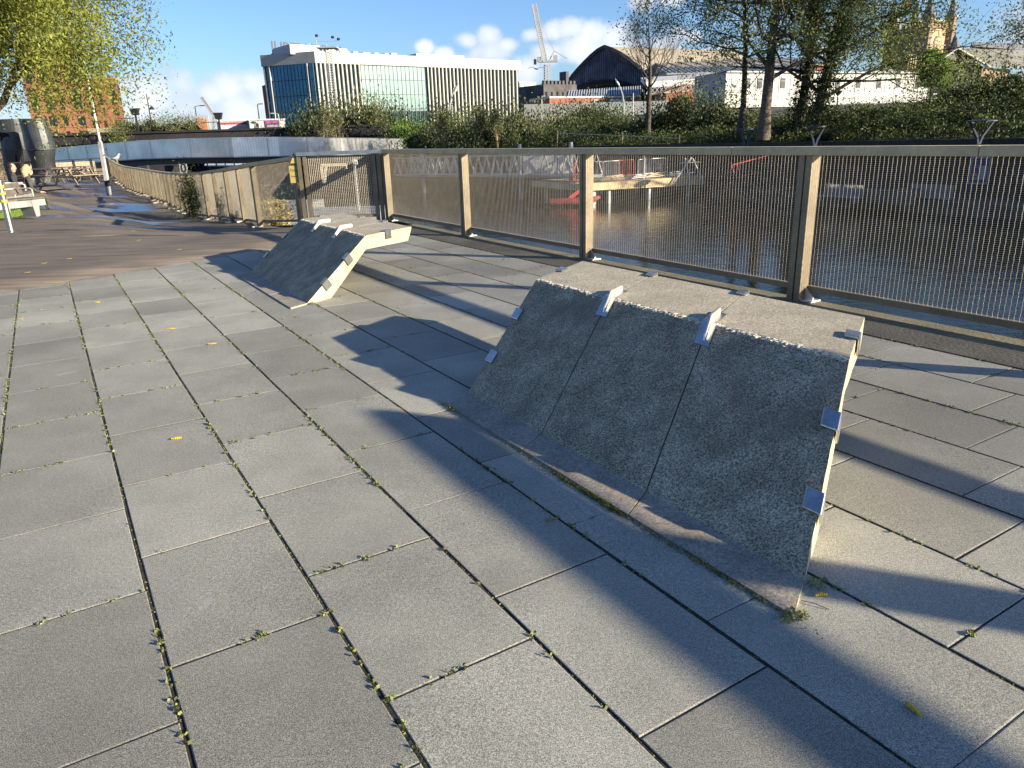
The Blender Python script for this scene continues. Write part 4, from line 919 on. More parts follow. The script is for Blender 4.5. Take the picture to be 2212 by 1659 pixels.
def bench_seg(label, a0, a1, legs, arms, ofs):
    def ringpt(rr_, aa_, zz_=0.0): return RP0(rr_, aa_, zz_)+arr(*ofs, 0)
    am = (a0+a1)/2; t = thing('curved_bench', label, 'bench', ringpt(4.5, am), 'curved benches around the lawn'); nA = 14
    def arc(q, r, z, w, h, a0=a0, a1=a1):
        A = np.linspace(a0, a1, nA)
        for i in range(nA-1):
            R_ = [[ringpt(r-w/2, a, z-h/2), ringpt(r+w/2, a, z-h/2), ringpt(r+w/2, a, z+h/2), ringpt(r-w/2, a, z+h/2)] for a in (A[i], A[i+1])]; q.hull(*R_)
    for r in (4.28, 4.43, 4.58, 4.73):
        q = MB(); arc(q, r, .455, .13, .04); build(q, 'seat_slat', M_wood2, t)
    for r, z in ((4.16, .62), (4.10, .78)):
        q = MB(); arc(q, r, z, .035, .12); build(q, 'backrest_slat', M_wood2, t)
    q = MB(); arc(q, 4.78, .34, .03, .16); build(q, 'apron', M_grey2, t)
    q = MB(); arc(q, 4.12, .70, .03, .03); build(q, 'back_rail', M_palr, t)
    for a in legs:
        q = MB(); c = ringpt(4.6, a, 0); rd = nrm(ringpt(5, a)-ringpt(4, a)); tg = np.cross(rd, ZA)
        q.hull([c+rd*.20-tg*.06, c+rd*.20+tg*.06, c-rd*.2+tg*.06, c-rd*.2-tg*.06], [c+rd*.20-tg*.12+ZA*.42, c+rd*.20+tg*.12+ZA*.42, c-rd*.25+tg*.12+ZA*.42, c-rd*.25-tg*.12+ZA*.42]); build(q, 'leg', M_grey2, t)
    for a in arms:
        q = MB(); rd = nrm(ringpt(5, a)-ringpt(4, a)); b0 = ringpt(4.12, a, .48); q.tube([b0, b0+ZA*.19, b0+ZA*.22+rd*.04, b0+ZA*.22+rd*.52, b0+ZA*.19+rd*.57, b0+ZA*.02+rd*.57], .021, 6, True); build(q, 'armrest', M_palr, t)
    return t
M_palr = mat('pale_rail', (.44, .42, .37), .5, .2)
M_grey2 = mat('galvanised_steel', (.27, .27, .255), .6, .2, var=.2, scale=3)
bench_seg('nearest curved bench with dark slats and looped pale steel armrests', 1.75, 3.35, (1.82, 2.6, 3.3), tuple(np.linspace(1.80, 3.3, 9)), (-.55, 0))
bench_seg('middle curved bench whose looped armrests point at the leaning pole', .95, 1.62, (1.0, 1.55), tuple(np.linspace(.98, 1.6, 4)), (-2.4, .2))
bench_seg('farthest curved bench with the seated pair on it', -.25, .80, (-.2, .3, .76), tuple(np.linspace(-.2, .75, 5)), (-2.1, -.2))
def bollard(label, p, h, r, tape):
    t = thing('bollard', label, 'bollard', p, 'steel bollards'); q = MB(); q.lathe(p, [(r, 0), (r, h-.02), (r*.93, h)], 20); build(q, 'post', M_steel, t, False)
    if tape:
        for z in (.60, .76, .9):
            if z > h-.05: continue
            q = MB(); rg = random.Random(int(z*100)); ring = []
            for zz_ in (0, .05, .06, 0):
                pass
            A = []; B = []
            for k in range(20):
                a = 2*math.pi*k/20; rr_ = r+.006+rg.uniform(0, .008); dz_ = .02*math.sin(a*2)+rg.uniform(-.008, .008)
                A.append(arr(p[0]+rr_*math.cos(a), p[1]+rr_*math.sin(a), p[2]+z+dz_)); B.append(arr(p[0]+rr_*math.cos(a), p[1]+rr_*math.sin(a), p[2]+z+.055+dz_))
            for k in range(20): q.quad(A[k], A[(k+1) % 20], B[(k+1) % 20], B[k])
            build(q, 'hazard_tape', M_yt, t, fix=False)
    else:
        q = MB(); q.lathe(p+ZA*h, [(r*1.02, -.05), (r*1.02, .0), (r*.9, .015)], 16); build(q, 'cap', mat('pale_cap', (.55, .42, .38), .6), t)
    return t
M_yt = mat('yellow_tape', (.5, .42, .02), .45, var=.15, scale=30)
bollard('nearer steel bollard with loops of yellow tape at the left edge', GP(24, 499), 1.05, .058, True)
bp = GP(60, 398); bp = X(66, 25.8, 0); bp[2] = zg(bp[0], bp[1]); bollard('farther plain steel bollard standing behind the seated pair', bp, 1.35, .075, False)
# ================================================================== leaning pole
pb = GP(236, 421); Yp = pb[1]; topp = P(178, 120, Yp-.2); t = thing('pole', 'tall pale grey square pole leaning slightly left beside the walkway', 'pole', pb)
q = MB(); kn = P(216, 306, Yp); q.hull([pb+arr(a, b_, 0)*.10 for a, b_ in ((-1, -1), (1, -1), (1, 1), (-1, 1))], [kn+arr(a, b_, 0)*.085 for a, b_ in ((-1, -1), (1, -1), (1, 1), (-1, 1))]); o = build(q, 'lower_post', mat('scuffed_grey', (.45, .44, .43), .7, col2=(.28, .26, .27), scale=2.5), t)
q = MB(); bnd = P(232, 395, Yp); q.box(pb+(kn-pb)*.22, (.105, 0, 0), (0, .105, 0), (0, 0, .16)); build(q, 'dark_band', M_bk, o)
q = MB(); q.tube([kn, topp], [.075, .055], 8); build(q, 'upper_post', mat('pale_grey', (.5, .48, .44), .6, var=.15, scale=1), t)
q = MB(); q.abox(pb[0]-1.5, pb[0]-.3, pb[1]-.9, pb[1]-.1, pb[2]+.0, pb[2]+.035); tag(build(q, 'brick_patch', mat('patch_brick', (.36, .17, .12), .9, col2=(.22, .16, .13), scale=3), loc=pb), kind='structure')
# ================================================================== picnic tables
def picnic(label, c, ang, sc, dark):
    t = thing('picnic_table', label, 'picnic table', c, 'picnic tables by the river'); mt = M_wood2 if dark else M_wood
    ax = arr(math.cos(ang), math.sin(ang), 0); ay = np.cross(ZA, ax)
    q = MB()
    for k in range(5): q.box(c+ay*(k-2)*.15*sc+ZA*.75*sc, ax*.9*sc, ay*.068*sc, ZA*.022*sc)
    build(q, 'tabletop', M_wood2, t)
    for s in (-1, 1):
        q = MB()
        for k in (0, 1): q.box(c+ay*s*(.66+k*.15)*sc+ZA*.45*sc, ax*.9*sc, ay*.066*sc, ZA*.022*sc)
        build(q, 'bench_seat', mt, t)
        q = MB(); q.box(c+ax*s*.66*sc+ZA*.40*sc, ax*.022*sc, ay*.80*sc, ZA*.05*sc); build(q, 'seat_beam', mt, t)
        for s2 in (-1, 1):
            q = MB(); q.bar(c+ax*s*.62*sc+ay*s2*.72*sc, c+ax*s*.62*sc+ay*s2*.28*sc+ZA*.73*sc, .10*sc, .045*sc, ax); build(q, 'leg', mt, t)
        q = MB(); q.bar(c+ax*s*.62*sc+ZA*.42*sc, c+ax*s*.05+ZA*.72*sc, .05*sc, .07*sc, ay); build(q, 'brace', mt, t)
    return t
picnic('lit grey picnic table seen end-on next to the leaning pole', X(168, 38, -.02), 1.22, 1.0, False)
picnic('dark picnic table seen side-on just behind the lit one', X(160, 42.5, -.02), .1, 1.0, True)
picnic('dark picnic table in front of the black funnels', X(95, 40, -.02), -.15, 1.0, True)
# rail fence closing the far end, and timber screen beyond
a, b_ = X(28, 44, 0), X(236, 56, 0); t = thing('rail_fence', 'thin dark rail fence across the far end of the walkway', 'fence', (a+b_)/2)
za, zb2 = P(28, 352, 44)[2], P(236, 341, 56)[2]
q = MB(); q.bar(arr(a[0], a[1], za), arr(b_[0], b_[1], zb2), .07, .07); build(q, 'top_rail', M_dark, t)
q = MB(); q.bar(arr(a[0], a[1], .12), arr(b_[0], b_[1], .12), .05, .05); build(q, 'bottom_rail', M_dark, t)
for s in (0, .2, .4, .6, .8, 1):
    p = a+(b_-a)*s; zz_ = za+(zb2-za)*s; q = MB()
    for e in (-.05, .05): q.box(arr(p[0]+e, p[1], (zz_-.3)/2), (.03, 0, 0), (0, .03, 0), (0, 0, (zz_+.3)/2))
    build(q, 'post', M_dark, t)
wires('wire_mesh', t, [(a+arr(0, .1, 0), b_+arr(0, .1, 0), (.15, .15), (za-.05, zb2-.05), .12, .08, .004, .004, 0)], M_dark)
# ================================================================== the two black funnels
def funnel(label, pxb, pxt, ytop, rb, rm, rt, Y, hollow):
    b0 = X(pxb, Y, -.2); top = P(pxt, ytop, Y); t = thing('funnel_sculpture', label, 'sculpture', b0, 'black funnel sculptures'); n = 28; prof_ = [(0, rb*1.04), (.18, rb), (.36, rb*.6+rm*.4), (.55, rm), (.8, rt*1.01), (1, rt)]
    q = MB(); rings = []
    for k in range(25):
        s = k/24; r = np.interp(s, [a for a, _ in prof_], [c for _, c in prof_]); c = b0+(top-b0)*s+arr(math.sin(s*math.pi)*.14, 0, 0); rings.append([c+arr(math.cos(2*math.pi*j/n)*r, math.sin(2*math.pi*j/n)*r*.9, 0) for j in range(n)])
    for A, B in zip(rings[:-1], rings[1:]):
        for j in range(n): q.quad(A[j], A[(j+1) % n], B[(j+1) % n], B[j])
    q.poly([p-ZA*.3 for p in rings[-1]]); 
    for j in range(n): p1_, p2_ = rings[-1][j], rings[-1][(j+1) % n]; q.quad(p1_, p2_, p2_-ZA*.3, p1_-ZA*.3)
    build(q, 'shell', M_black, t, True)
    for s in (.53,):
        c = b0+(top-b0)*s+arr(math.sin(s*math.pi)*.18, 0, 0); r = np.interp(s, [a for a, _ in prof_], [c_ for _, c_ in prof_])
        q = MB(); q.tube([c-ZA*.02, c+ZA*.02], [r+.015, r+.015], n); build(q, 'weld_band', mat('weld', (.09, .10, .105), .5, .3), t)
    if hollow:
        q = MB(); cpt = b0+(top-b0)*.46; r = rm*.93
        nf = 10; A = []; B = []
        for zz_, w in [(-1.55, .78), (.5, .80), (.95, .72), (1.2, .52), (1.33, .2), (1.33, -.2), (1.2, -.52), (.95, -.72), (.5, -.80), (-1.55, -.78)]:
            y = -math.sqrt(max(.02, (r*.93)**2-(w*r)**2))-.12
            A.append(cpt+arr(w*r-.06, y-.10, zz_)); B.append(cpt+arr(w*r-.06, y+.2, zz_))
        q.hull(A, B); build(q, 'opening', mat('opening_shade', (.008, .009, .012), 1), t)  # near-black slab on the shell paints the shade inside the opening
    return t
funnel('left black funnel with an arched dark opening, beside the willow trunk', 33, 24, 258, .78, .86, .78, 48, True)
funnel('right black funnel without opening, behind the dark picnic table', 97, 71, 257, .52, .80, .76, 46, False)
q = MB(); w0 = X(30, 53.5, 0); w1_ = X(204, 62, 0); q.prism([w0, w1_, w1_+arr(0, .3, 0), w0+arr(0, .3, 0)], -.4, 0.75); tag(build(q, 'timber_wall', mat('weathered_boards', (.42, .36, .26), .9, col2=(.22, .18, .12), scale=9), loc=w0), 'pale weathered board wall behind the picnic tables', 'wall')
# ================================================================== willow
def wil(c, rg):
    n = len(c); k = rg.random(n); c = c.copy(); c[:, 2] -= k*k*2.2; return c
wb = X(-8, 27, 0); wb[2] = zg(wb[0], wb[1])
tree('willow_tree', 'bright yellow-green willow overhanging the left edge', 'tree', wb, 10.5, .42, (.03, 0), 21, 3, .62, L_willow, 330000, .085, .36, M_bark, None, .26, .08, (4, 5), 20, .6, .74, wil)
wt2 = X(40, 26, 0)
# ================================================================== station shed with glazed arch end
YA = 215; g0 = thing('train_shed', 'great arched station roof with dark glazed end screen', 'station roof', X(1305, YA, 5))
arc_px = [(1214, 199), (1218, 190), (1226, 177), (1236, 163), (1248, 149), (1261, 135), (1275, 121), (1290, 108.5), (1304.6, 100.7), (1322, 107), (1340, 116), (1356, 127), (1371, 139), (1383, 149), (1393, 158), (1402, 167)]
def gy(px): return YA-(px-1305)*.06
arc3 = [P(a, b_, gy(a)) for a, b_ in arc_px]; ext = arr(40, 20, 0)*1.0
M_roof = mat('tan_roof', (.33, .29, .22), .85, col2=(.24, .21, .165), scale=.12, fine=(2, .15)); M_iron = mat('old_iron', (.035, .04, .055), .7, var=.3, scale=1)
q = MB()
NS = 8
for k in range(NS):
    for a, b_ in zip(arc3[:-1], arc3[1:]): q.quad(a+ext*k/NS, b_+ext*k/NS, b_+ext*(k+1)/NS, a+ext*(k+1)/NS)
build(q, 'roof', M_roof, g0, fix=False)
q = MB()
for a, b_ in zip(arc3[:-1], arc3[1:]): q.bar(a-arr(0, .5, 0), b_-arr(0, .5, 0), .8, .7, (0, 1, 0))
build(q, 'arch_rim', M_iron, g0)
q = MB()
for a, b_ in zip(arc3[6:-1], arc3[7:]): q.bar(a+ext, b_+ext, .8, 1.1, (0, 1, 0))
build(q, 'arch_rim', M_iron, g0)
def low(px):                              # underside of the screen
    t_ = (px-1214)/188; return 204-30*math.sin(math.pi*min(1, max(0, t_)))**.8-5*t_
scr = MB(); mul = MB()
for k in range(40):
    pa = 1216+k*4.6; pb_ = pa+4.6
    ya = np.interp(pa, [a for a, _ in arc_px], [b for _, b in arc_px])+2; yb = np.interp(min(pb_, 1401), [a for a, _ in arc_px], [b for _, b in arc_px])+2
    la, lb = low(pa), low(pb_)
    if la <= ya or lb <= yb or pb_ > 1402: continue
    j = (k % 3-1)*.05
    scr.quad(P(pa, la, gy(pa)+.3+j), P(pb_, lb, gy(pb_)+.3+j), P(pb_, yb, gy(pb_)+.3-j), P(pa, ya, gy(pa)+.3-j)); mul.bar(P(pa, la, gy(pa)), P(pa, ya, gy(pa)), .22, .3, (0, 1, 0))
build(scr, 'glass_screen', mat('sooty_glass', (.48, .47, .56), .35, .1, col2=(.17, .17, .23), scale=.5), g0, fix=False); build(mul, 'screen_ribs', M_iron, g0)
q = MB()
for k in range(30):
    pa = 1222+k*5.9; p1_, p2_ = P(pa, low(pa), gy(pa)-.4), P(pa+5.9, low(pa+5.9), gy(pa)-.4); b1, b2 = p1_-ZA*1.3, p2_-ZA*1.3
    q.bar(p1_, p2_, .25, .25); q.bar(b1, b2, .25, .25); q.bar(p1_, b2, .14, .14); q.bar(b1, p2_, .14, .14)
build(q, 'lattice_girder', M_iron, g0)
q = MB(); q.prism([X(1232, 228, 0), X(1400, 236, 0), X(1400, 240, 0), X(1232, 236, 0)], 4, 13); build(q, 'rear_wall', M_dbrick, g0)
q = MB(); q.hull([P(1345, 178, 217), P(1402, 168, 217), P(1400, 203, 217), P(1345, 200, 217)], [p+arr(0, .4, 0) for p in (P(1345, 178, 217), P(1402, 168, 217), P(1400, 203, 217), P(1345, 200, 217))]); build(q, 'side_panel', mat('rust_panel', (.10, .05, .05), .7), g0)
# ridge and furrow roofs to the right of it
ZE = 5.4
def lowroof(label, pa, pb_, Y, yt, yb, dep, mt, n):
    A, B = P(pa, yb, Y), P(pb_, yb-(pb_-pa)*.02, Y*1.03); h = P(pa, yt, Y+dep)[2]-A[2]; t = thing('station_roof', label, 'roof', arr(A[0], A[1], ZE)); q = MB()
    U_ = arr(.2, dep, 0); q.hull([A, A+U_+ZA*h, A+U_-ZA*.3, A-ZA*.3], [B, B+U_+ZA*h, B+U_-ZA*.3, B-ZA*.3]); build(q, 'roof_slope', mt, t); r_ = MB()
    for k in range(n+1): p = A+(B-A)*k/n; r_.bar(p+ZA*.12, p+U_+ZA*(h+.12), .18, .14)
    build(r_, 'roof_ribs', M_grey, t); q = MB(); q.prism([A+arr(0, .6, 0), B+arr(0, .6, 0), B+arr(0, dep, 0), A+arr(0, dep, 0)], ZE-.5, A[2]-.3); build(q, 'wall', M_brick, t); return t
lowroof('long tan roof of the station behind the alder trees, highest row', 1440, 1790, 200, 128, 146, 30, M_roof, 12)
lowroof('grey ribbed glass roof below the long tan station roof', 1440, 1760, 170, 145, 158, 12, mat('grey_roof', (.22, .24, .27), .5), 30)
A = P(1396, 177, 150); B = P(1600, 164, 156); t = thing('platform_canopy', 'white platform canopy on red iron brackets behind the big bare tree', 'canopy', arr(A[0], A[1], ZE))
q = MB(); q.hull([A, A+arr(0, 6, 1.2), A+arr(0, 6, .5), A-ZA*.9], [B, B+arr(0, 6, 1.2), B+arr(0, 6, .5), B-ZA*.9]); build(q, 'roof', M_white, t); q = MB()
for k in range(22):
    a, c = A+(B-A)*k/22-ZA*1.0, A+(B-A)*(k+1)/22-ZA*1.0; q.bar(a, c, .12, .12); q.bar(a-ZA*1.1, c-ZA*1.1, .12, .12); q.bar(a, c-ZA*1.1, .08, .08); q.bar(a-ZA*1.1, c, .08, .08)
build(q, 'lattice_girder', M_grey, t)
for k in (1, 9, 17):
    p = A+(B-A)*k/22-ZA*1.9; q = MB(); q.bar(arr(p[0], p[1], ZE-.5), p, .3, .3); build(q, 'column', M_brick, t)
# low brick building with the slanted glass canopy
A = P(1187, 212.5, 150); B = P(1385, 208, 158); t = thing('brick_building', 'low red brick building with a slanting white framed glass roof', 'building', arr(A[0], A[1], ZE-1))
bA, bB = back(A, B, 9); q = MB(); q.prism([A, B, bB, bA], 4, A[2]); build(q, 'wall', M_brick, t)
q = MB(); q.prism([A-arr(0, .15, 0), B-arr(0, .15, 0), bB, bA], A[2], A[2]+.35); build(q, 'coping', M_white, t)
zr0, zr1 = P(1230, 211.5, 152)[2], P(1230, 204.5, 154)[2]
sa, sb = .2, 1.0; q = MB(); a, c = A+(B-A)*sa+arr(0, .7, 0), A+(B-A)*sb+arr(0, .7, 0)
q.hull([arr(a[0], a[1], A[2]+.35), arr(a[0], a[1]+4, A[2]+1.5), arr(a[0], a[1]+4, A[2]+.3)], [arr(c[0], c[1], A[2]+.5), arr(c[0], c[1]+4, A[2]+2.3), arr(c[0], c[1]+4, A[2]+.3)]); gr = build(q, 'glass_roof', M_gll, t); q = MB()
for k in range(30):
    p = a+(c-a)*k/29; e_ = .35+.15*k/29; f_ = 1.5+.8*k/29; q.bar(arr(p[0], p[1]-.05, A[2]+e_+.1), arr(p[0]+.6, p[1]+4, A[2]+f_+.1), .18, .12)
build(q, 'roof_frames', M_white, gr)
for s0, s1, mt, nm in ((.47, .53, M_grey, 'grey_panel'), (.66, .82, M_white, 'white_shutter'), (.87, .92, M_dark, 'doorway')):
    q = MB(); facade(q, A, B, 4, A[2], [(s0, s1, .1, .93)], .06, 0, .06); build(q, nm, mt, t)
# sooty office at the foot of the crane, tower block, cranes
A = X(1176, 200, 0); B = X(1246, 206, 0); t = thing('stone_building', 'dark old stone building with a stepped roofline below the tower crane', 'building', A+ZA*4)
z1 = P(1200, 181, 200)[2]; bA, bB = back(A, B, 12); q = MB(); q.prism([A, B, bB, bA], 4, z1); o = build(q, 'wall', mat('dark_stone', (.085, .08, .085), .9, var=.4, scale=.4), t); q = MB()
for k in range(9): facade(q, A, B, z1, z1+.9, [((k+.1)/9, (k+.65)/9, 0, 1)], -.4, 0, .4)
facade(q, A, B, z1, z1+3.2, [(.72, .80, 0, 1)], -2, 0, 1.4); build(q, 'battlement', mat('dark_stone2', (.085, .08, .085), .9), t)
for k in range(6):
    q = MB(); facade(q, A, B, 4, z1, [((k+.3)/6, (k+.6)/6, .60, .82)], .03, 0, .05); build(q, 'window', M_win, t)
A, B = X(1125, 380, 0), X(1160, 392, 0); z1 = P(1140, 176, 382)[2]; t = thing('tower_block', 'small far tan tower block just right of the glass office building', 'building', A+ZA*3); bA, bB = back(A, B, 10)
q = MB(); q.prism([A, B, bB, bA], 3, z1); build(q, 'wall', mat('tan_concrete', (.47, .40, .30), .9, var=.06), t)
for s0, s1 in ((.02, .18), (.28, .42)):
    q = MB(); facade(q, A, B, 3, z1, [(s0, s1, .1, .97)], .1, 0, .15); build(q, 'stair_strip', M_grey, t)
for k in range(7):
    q = MB(); facade(q, A, B, 3, z1, [(.60, .64, .16+k*.11, .21+k*.11)], .1, 0, .15); build(q, 'window', M_win, t)
def lattice(q, p, e, w, n, r):
    p = np.asarray(p, float); e = np.asarray(e, float); d = nrm(e-p); a = nrm(np.cross(d, (0, 1, .01))); b2_ = np.cross(d, a); cs = [(-1, -1), (1, -1), (1, 1), (-1, 1)]
    for x, y in cs: q.bar(p+a*x*w/2+b2_*y*w/2, e+a*x*w/2+b2_*y*w/2, r*2, r*2)
    for k in range(n):
        s0, s1 = p+(e-p)*k/n, p+(e-p)*(k+1)/n
        for i in range(4):
            (x, y), (x2, y2) = cs[i], cs[(i+1) % 4]; q.bar(s0+a*x*w/2+b2_*y*w/2, s1+a*x2*w/2+b2_*y2*w/2, r*1.4, r*1.4)
YC = 430; t = thing('tower_crane', 'tall white luffing tower crane right of the office building', 'crane', X(1183, YC, 3))
m0, m1 = X(1183.5, YC, 3), P(1187.5, 139, YC); q = MB(); lattice(q, m0, arr(m0[0], YC, m1[2]), 3.0, 26, .28); build(q, 'mast', M_white, t)
j0 = arr(m0[0]-1, YC, m1[2]+1.5); j1 = P(1153.5, 9, YC); q = MB(); lattice(q, j0, j1, 2.2, 30, .24); build(q, 'jib', M_white, t)
q = MB(); q.box(j0+arr(1.5, 0, 0), (5.2, 0, 0), (0, 1.2, 0), (0, 0, .45)); q.box(j0+arr(5.6, 0, 1.2), (1, 0, 0), (0, 1, 0), (0, 0, 1.7)); q.box(j0+arr(-3.2, 0, 1.2), (1.0, 0, 0), (0, 1, 0), (0, 0, 1.1)); build(q, 'machinery_deck', M_grey, t)
ap = P(1197, 110, YC); q = MB(); q.bar(j0+arr(2, 0, 0), ap, .5, .5); q.bar(j0+arr(12, 0, 1), ap, .35, .35); q.bar(ap, j0+(j1-j0)*.72, .14, .14); q.bar(ap, j0+(j1-j0)*.95, .14, .14); build(q, 'stay', M_grey, t)
q = MB(); q.bar(j1, j1-ZA*27, .16, .16); q.box(j1-ZA*28, (.7, 0, 0), (0, .7, 0), (0, 0, 1.3)); build(q, 'hook_line', M_dark, t)
YC = 500; t = thing('tower_crane', 'faint distant crane jib low over the black bridge at left', 'crane', X(463, YC, 3)); q = MB(); p0, p1_ = X(463, YC, 3), P(436, 210, YC); lattice(q, P(463, 250, YC), p1_, 1.5, 16, .22); build(q, 'jib', M_grey, t); q = MB(); lattice(q, p0, P(463, 250, YC), 1.6, 6, .2); build(q, 'mast', M_grey, t)
# lattice antenna mast in front of the offices
t = thing('lattice_mast', 'grey lattice mast with floodlights in front of the glass building', 'mast', X(716, 128, 3)); Ym = 128
q = MB(); lattice(q, X(727, Ym, 3), arr(X(727, Ym, 3)[0], Ym, P(704, 106, Ym)[2]), .85, 34, .05); build(q, 'tower', M_grey, t); tz = P(704, 104, Ym)[2]; x0 = X(727, Ym, 3)[0]
q = MB(); q.box((x0, Ym, tz), (1.6, 0, 0), (0, 1.2, 0), (0, 0, .1)); q.bar((x0-1.6, Ym, tz+1), (x0+1.6, Ym, tz+1), .08, .08)
for dx_ in (-1.6, 1.6): q.bar((x0+dx_, Ym, tz), (x0+dx_, Ym, tz+1), .08, .08)
build(q, 'platform', M_grey, t)
for dx_, hz in ((-1.6, 2.6), (.9, 2.1), (1.8, 1.6)):
    q = MB(); q.bar((x0+dx_, Ym, tz), (x0+dx_, Ym, tz+hz*.6), .1, .1); q.ball((x0+dx_, Ym, tz+hz*.6+.3), (.28, .28, .22), 8, 6); build(q, 'floodlight', M_dark, t)
# white modular building
zw1 = P(1790, 152, 108)[2]; A = X(1560, 106, 0); B = X(1786, 108, 0); Cc = X(1990, 122, 0)
t = thing('modular_building', 'long two storey white panelled building behind the far bank trees', 'building', B+ZA*ZE); q = MB(); M_wp = mat('white_panel', (.37, .365, .34), .6, var=.05, scale=.4)
q.prism([A, Cc, Cc+arr(-3, 9, 0), A+arr(-2, 9, 0)], ZE-1, zw1); build(q, 'wall', M_wp, t); q = MB(); q.prism([A-arr(0, .3, 0), Cc-arr(-.3, .3, 0), Cc+arr(-3, 9, 0), A+arr(-2, 9, 0)], zw1, zw1+.2); build(q, 'roof_edge', M_grey, t)
q = MB()
for k in range(19): facade(q, A, Cc, ZE, zw1, [((k+.5)/19-.001, (k+.5)/19+.001, 0, 1)], .03, 0, .02)
facade(q, A, Cc, ZE, zw1, [(0, 1, .0, .02)], .04, 0, .02); build(q, 'panel_joints', M_grey, t)
for k in (1, 2, 4, 6, 8, 9, 11, 13, 15, 17):
    q = MB(); facade(q, A, Cc, ZE, zw1, [((k+.62)/19, (k+1.02)/19, .42, .80)], .03, 0, .04); o = build(q, 'window', M_win, t); q = MB(); facade(q, A, Cc, ZE, zw1, [((k+.62)/19, (k+1.02)/19, .69, .70)], .07, 0, .03); build(q, 'frame', M_white, o)
A2, B2 = X(1858, 116, 0), X(1962, 124, 0); q = MB(); q.hull([arr(A2[0], A2[1], zw1+.2), arr(A2[0]+4, A2[1]+6, zw1+1.3), arr(A2[0], A2[1]+8, zw1+.2)], [arr(B2[0], B2[1], zw1+.2), arr(B2[0]-4, B2[1]+6, zw1+1.5), arr(B2[0], B2[1]+8, zw1+.2)]); build(q, 'pitched_roof', M_grey, t)
# site fence along the top of the bank
def mesh_fence(label, a, b_, z0, z1, n, mt):
    t = thing('site_fence', label, 'fence', (a+b_)/2); wires('wire_mesh', t, [(a, b_, (z0, z0), (z1, z1), .16, .16, .012, .012, 0)], mt)
    for k in range(n+1): p = a+(b_-a)*k/n; q = MB(); q.bar(arr(p[0], p[1], z0-.6), arr(p[0], p[1], z1), .09, .09, (0, 1, 0)); build(q, 'post', mt, t)
    q = MB(); q.bar(arr(a[0], a[1], z1), arr(b_[0], b_[1], z1), .08, .08); q.bar(arr(a[0], a[1], z0+.2), arr(b_[0], b_[1], z0+.2), .06, .06); build(q, 'rail', mt, t); return t
M_galv = mat('galvanised', (.42, .44, .44), .5, .4, var=.1)
a, b_ = X(1700, 84, 0), X(2010, 88, 0); mesh_fence('galvanised site fence in front of the white building', a, b_, P(1880, 226, 86)[2], P(1880, 206, 86)[2], 7, M_galv)
a, b_ = X(1135, 125, 0), X(1440, 128, 0); t = thing('palisade_fence', 'long pale palisade fence in front of the low brick building', 'fence', (a+b_)/2); q = MB(); zf0, zf1 = P(1290, 240, 126)[2], P(1290, 221, 126)[2]
for k in range(150): p = a+(b_-a)*k/149; q.box(arr(p[0], p[1], (zf0-1+zf1)/2), (.065, 0, 0), (0, .03, 0), (0, 0, (zf1-zf0+1)/2))
build(q, 'palings', M_galv, t); q = MB(); q.bar(arr(a[0], a[1]+.08, zf1-.4), arr(b_[0], b_[1]+.08, zf1-.4), .06, .1); build(q, 'rail', M_galv, t)
# ================================================================== station clock tower
YT = 200; Cx = X(1972, YT, 0); wv = nrm(Cx); pv = arr(wv[1], -wv[0], 0); Rv = 5.2*pv+8.2*wv; Lv = -8.2*pv+5.2*wv
zp = P(1972, 57, YT)[2]; t = thing('clock_tower', 'gothic stone station tower with four spired corner turrets and a clock panel', 'tower', Cx+ZA*8)
M_tst = mat('pink_stone', (.27, .185, .135), .9, col2=(.20, .14, .105), scale=.5, fine=(4, .2)); M_tlt = mat('cream_stone', (.42, .33, .20), .9, var=.15, scale=1); M_tdk = mat('slate', (.10, .10, .12), .8, var=.3, scale=.5)
A, B, L_ = Cx, Cx+Rv, Cx+Lv; q = MB(); q.prism([A, B, B+Lv, L_], 5, zp); build(q, 'wall', M_tst, t)
q = MB()
for (a, b_) in ((A, B), (L_, A)):
    facade(q, a, b_, zp, zp+1.1, [((k+.15)/7, (k+.7)/7, 0, 1) for k in range(7)], 0.0, 0, .25); facade(q, a, b_, 17, zp, [(0, 1, .94, 1.0), (0, 1, .42, .46)], .15, 0, .2)
build(q, 'battlement', M_tst, t)
for i, c in enumerate((A, B, L_, B+Lv)):
    q = MB(); r = 1.35; q.tube([arr(c[0], c[1], 5), arr(c[0], c[1], zp+1.8)], [r, r], 8); q.tube([arr(c[0], c[1], zp+1.8), arr(c[0], c[1], zp+2.3)], [r*1.15, r*1.15], 8); q.tube([arr(c[0], c[1], zp-1.2), arr(c[0], c[1], zp-.7)], [r*1.15]*2, 8); o = build(q, 'turret', M_tst, t)
    q = MB(); q.tube([arr(c[0], c[1], zp+2.3), arr(c[0], c[1], zp+8.2)], [r*.95, .06], 8); q.ball(arr(c[0], c[1], zp+8.3), .22, 6, 5); build(q, 'spire', M_tdk, o)
    q = MB(); rg = random.Random(i)
    for k in range(26):
        an = k*.7854*3; q.box(arr(c[0]+math.cos(an)*r*1.0, c[1]+math.sin(an)*r*1.0, 9+k*.85), arr(math.cos(an), math.sin(an), 0)*.08, arr(-math.sin(an), math.cos(an), 0)*.45, ZA*.25)
    build(q, 'quoins', M_tlt, o)
def onwall(a, b_, s0, s1, z0, z1, nm, mt, off, par=t): q = MB(); facade(q, a, b_, z0, z1, [(s0, s1, 0, 1)], off, 0, .12); return build(q, nm, mt, par)
zc = P(1990.6, 96, YT+4)[2]
cp_ = onwall(A, B, .20, .80, zc-2.4, zc+2.7, 'clock_panel', M_tlt, .12)
dn = nrm(np.cross((B-A), ZA)); dn = dn if np.dot(dn, -A) > 0 else -dn; cc = A+(B-A)*.5+dn*.28; cc[2] = zc; dd = nrm(B-A)
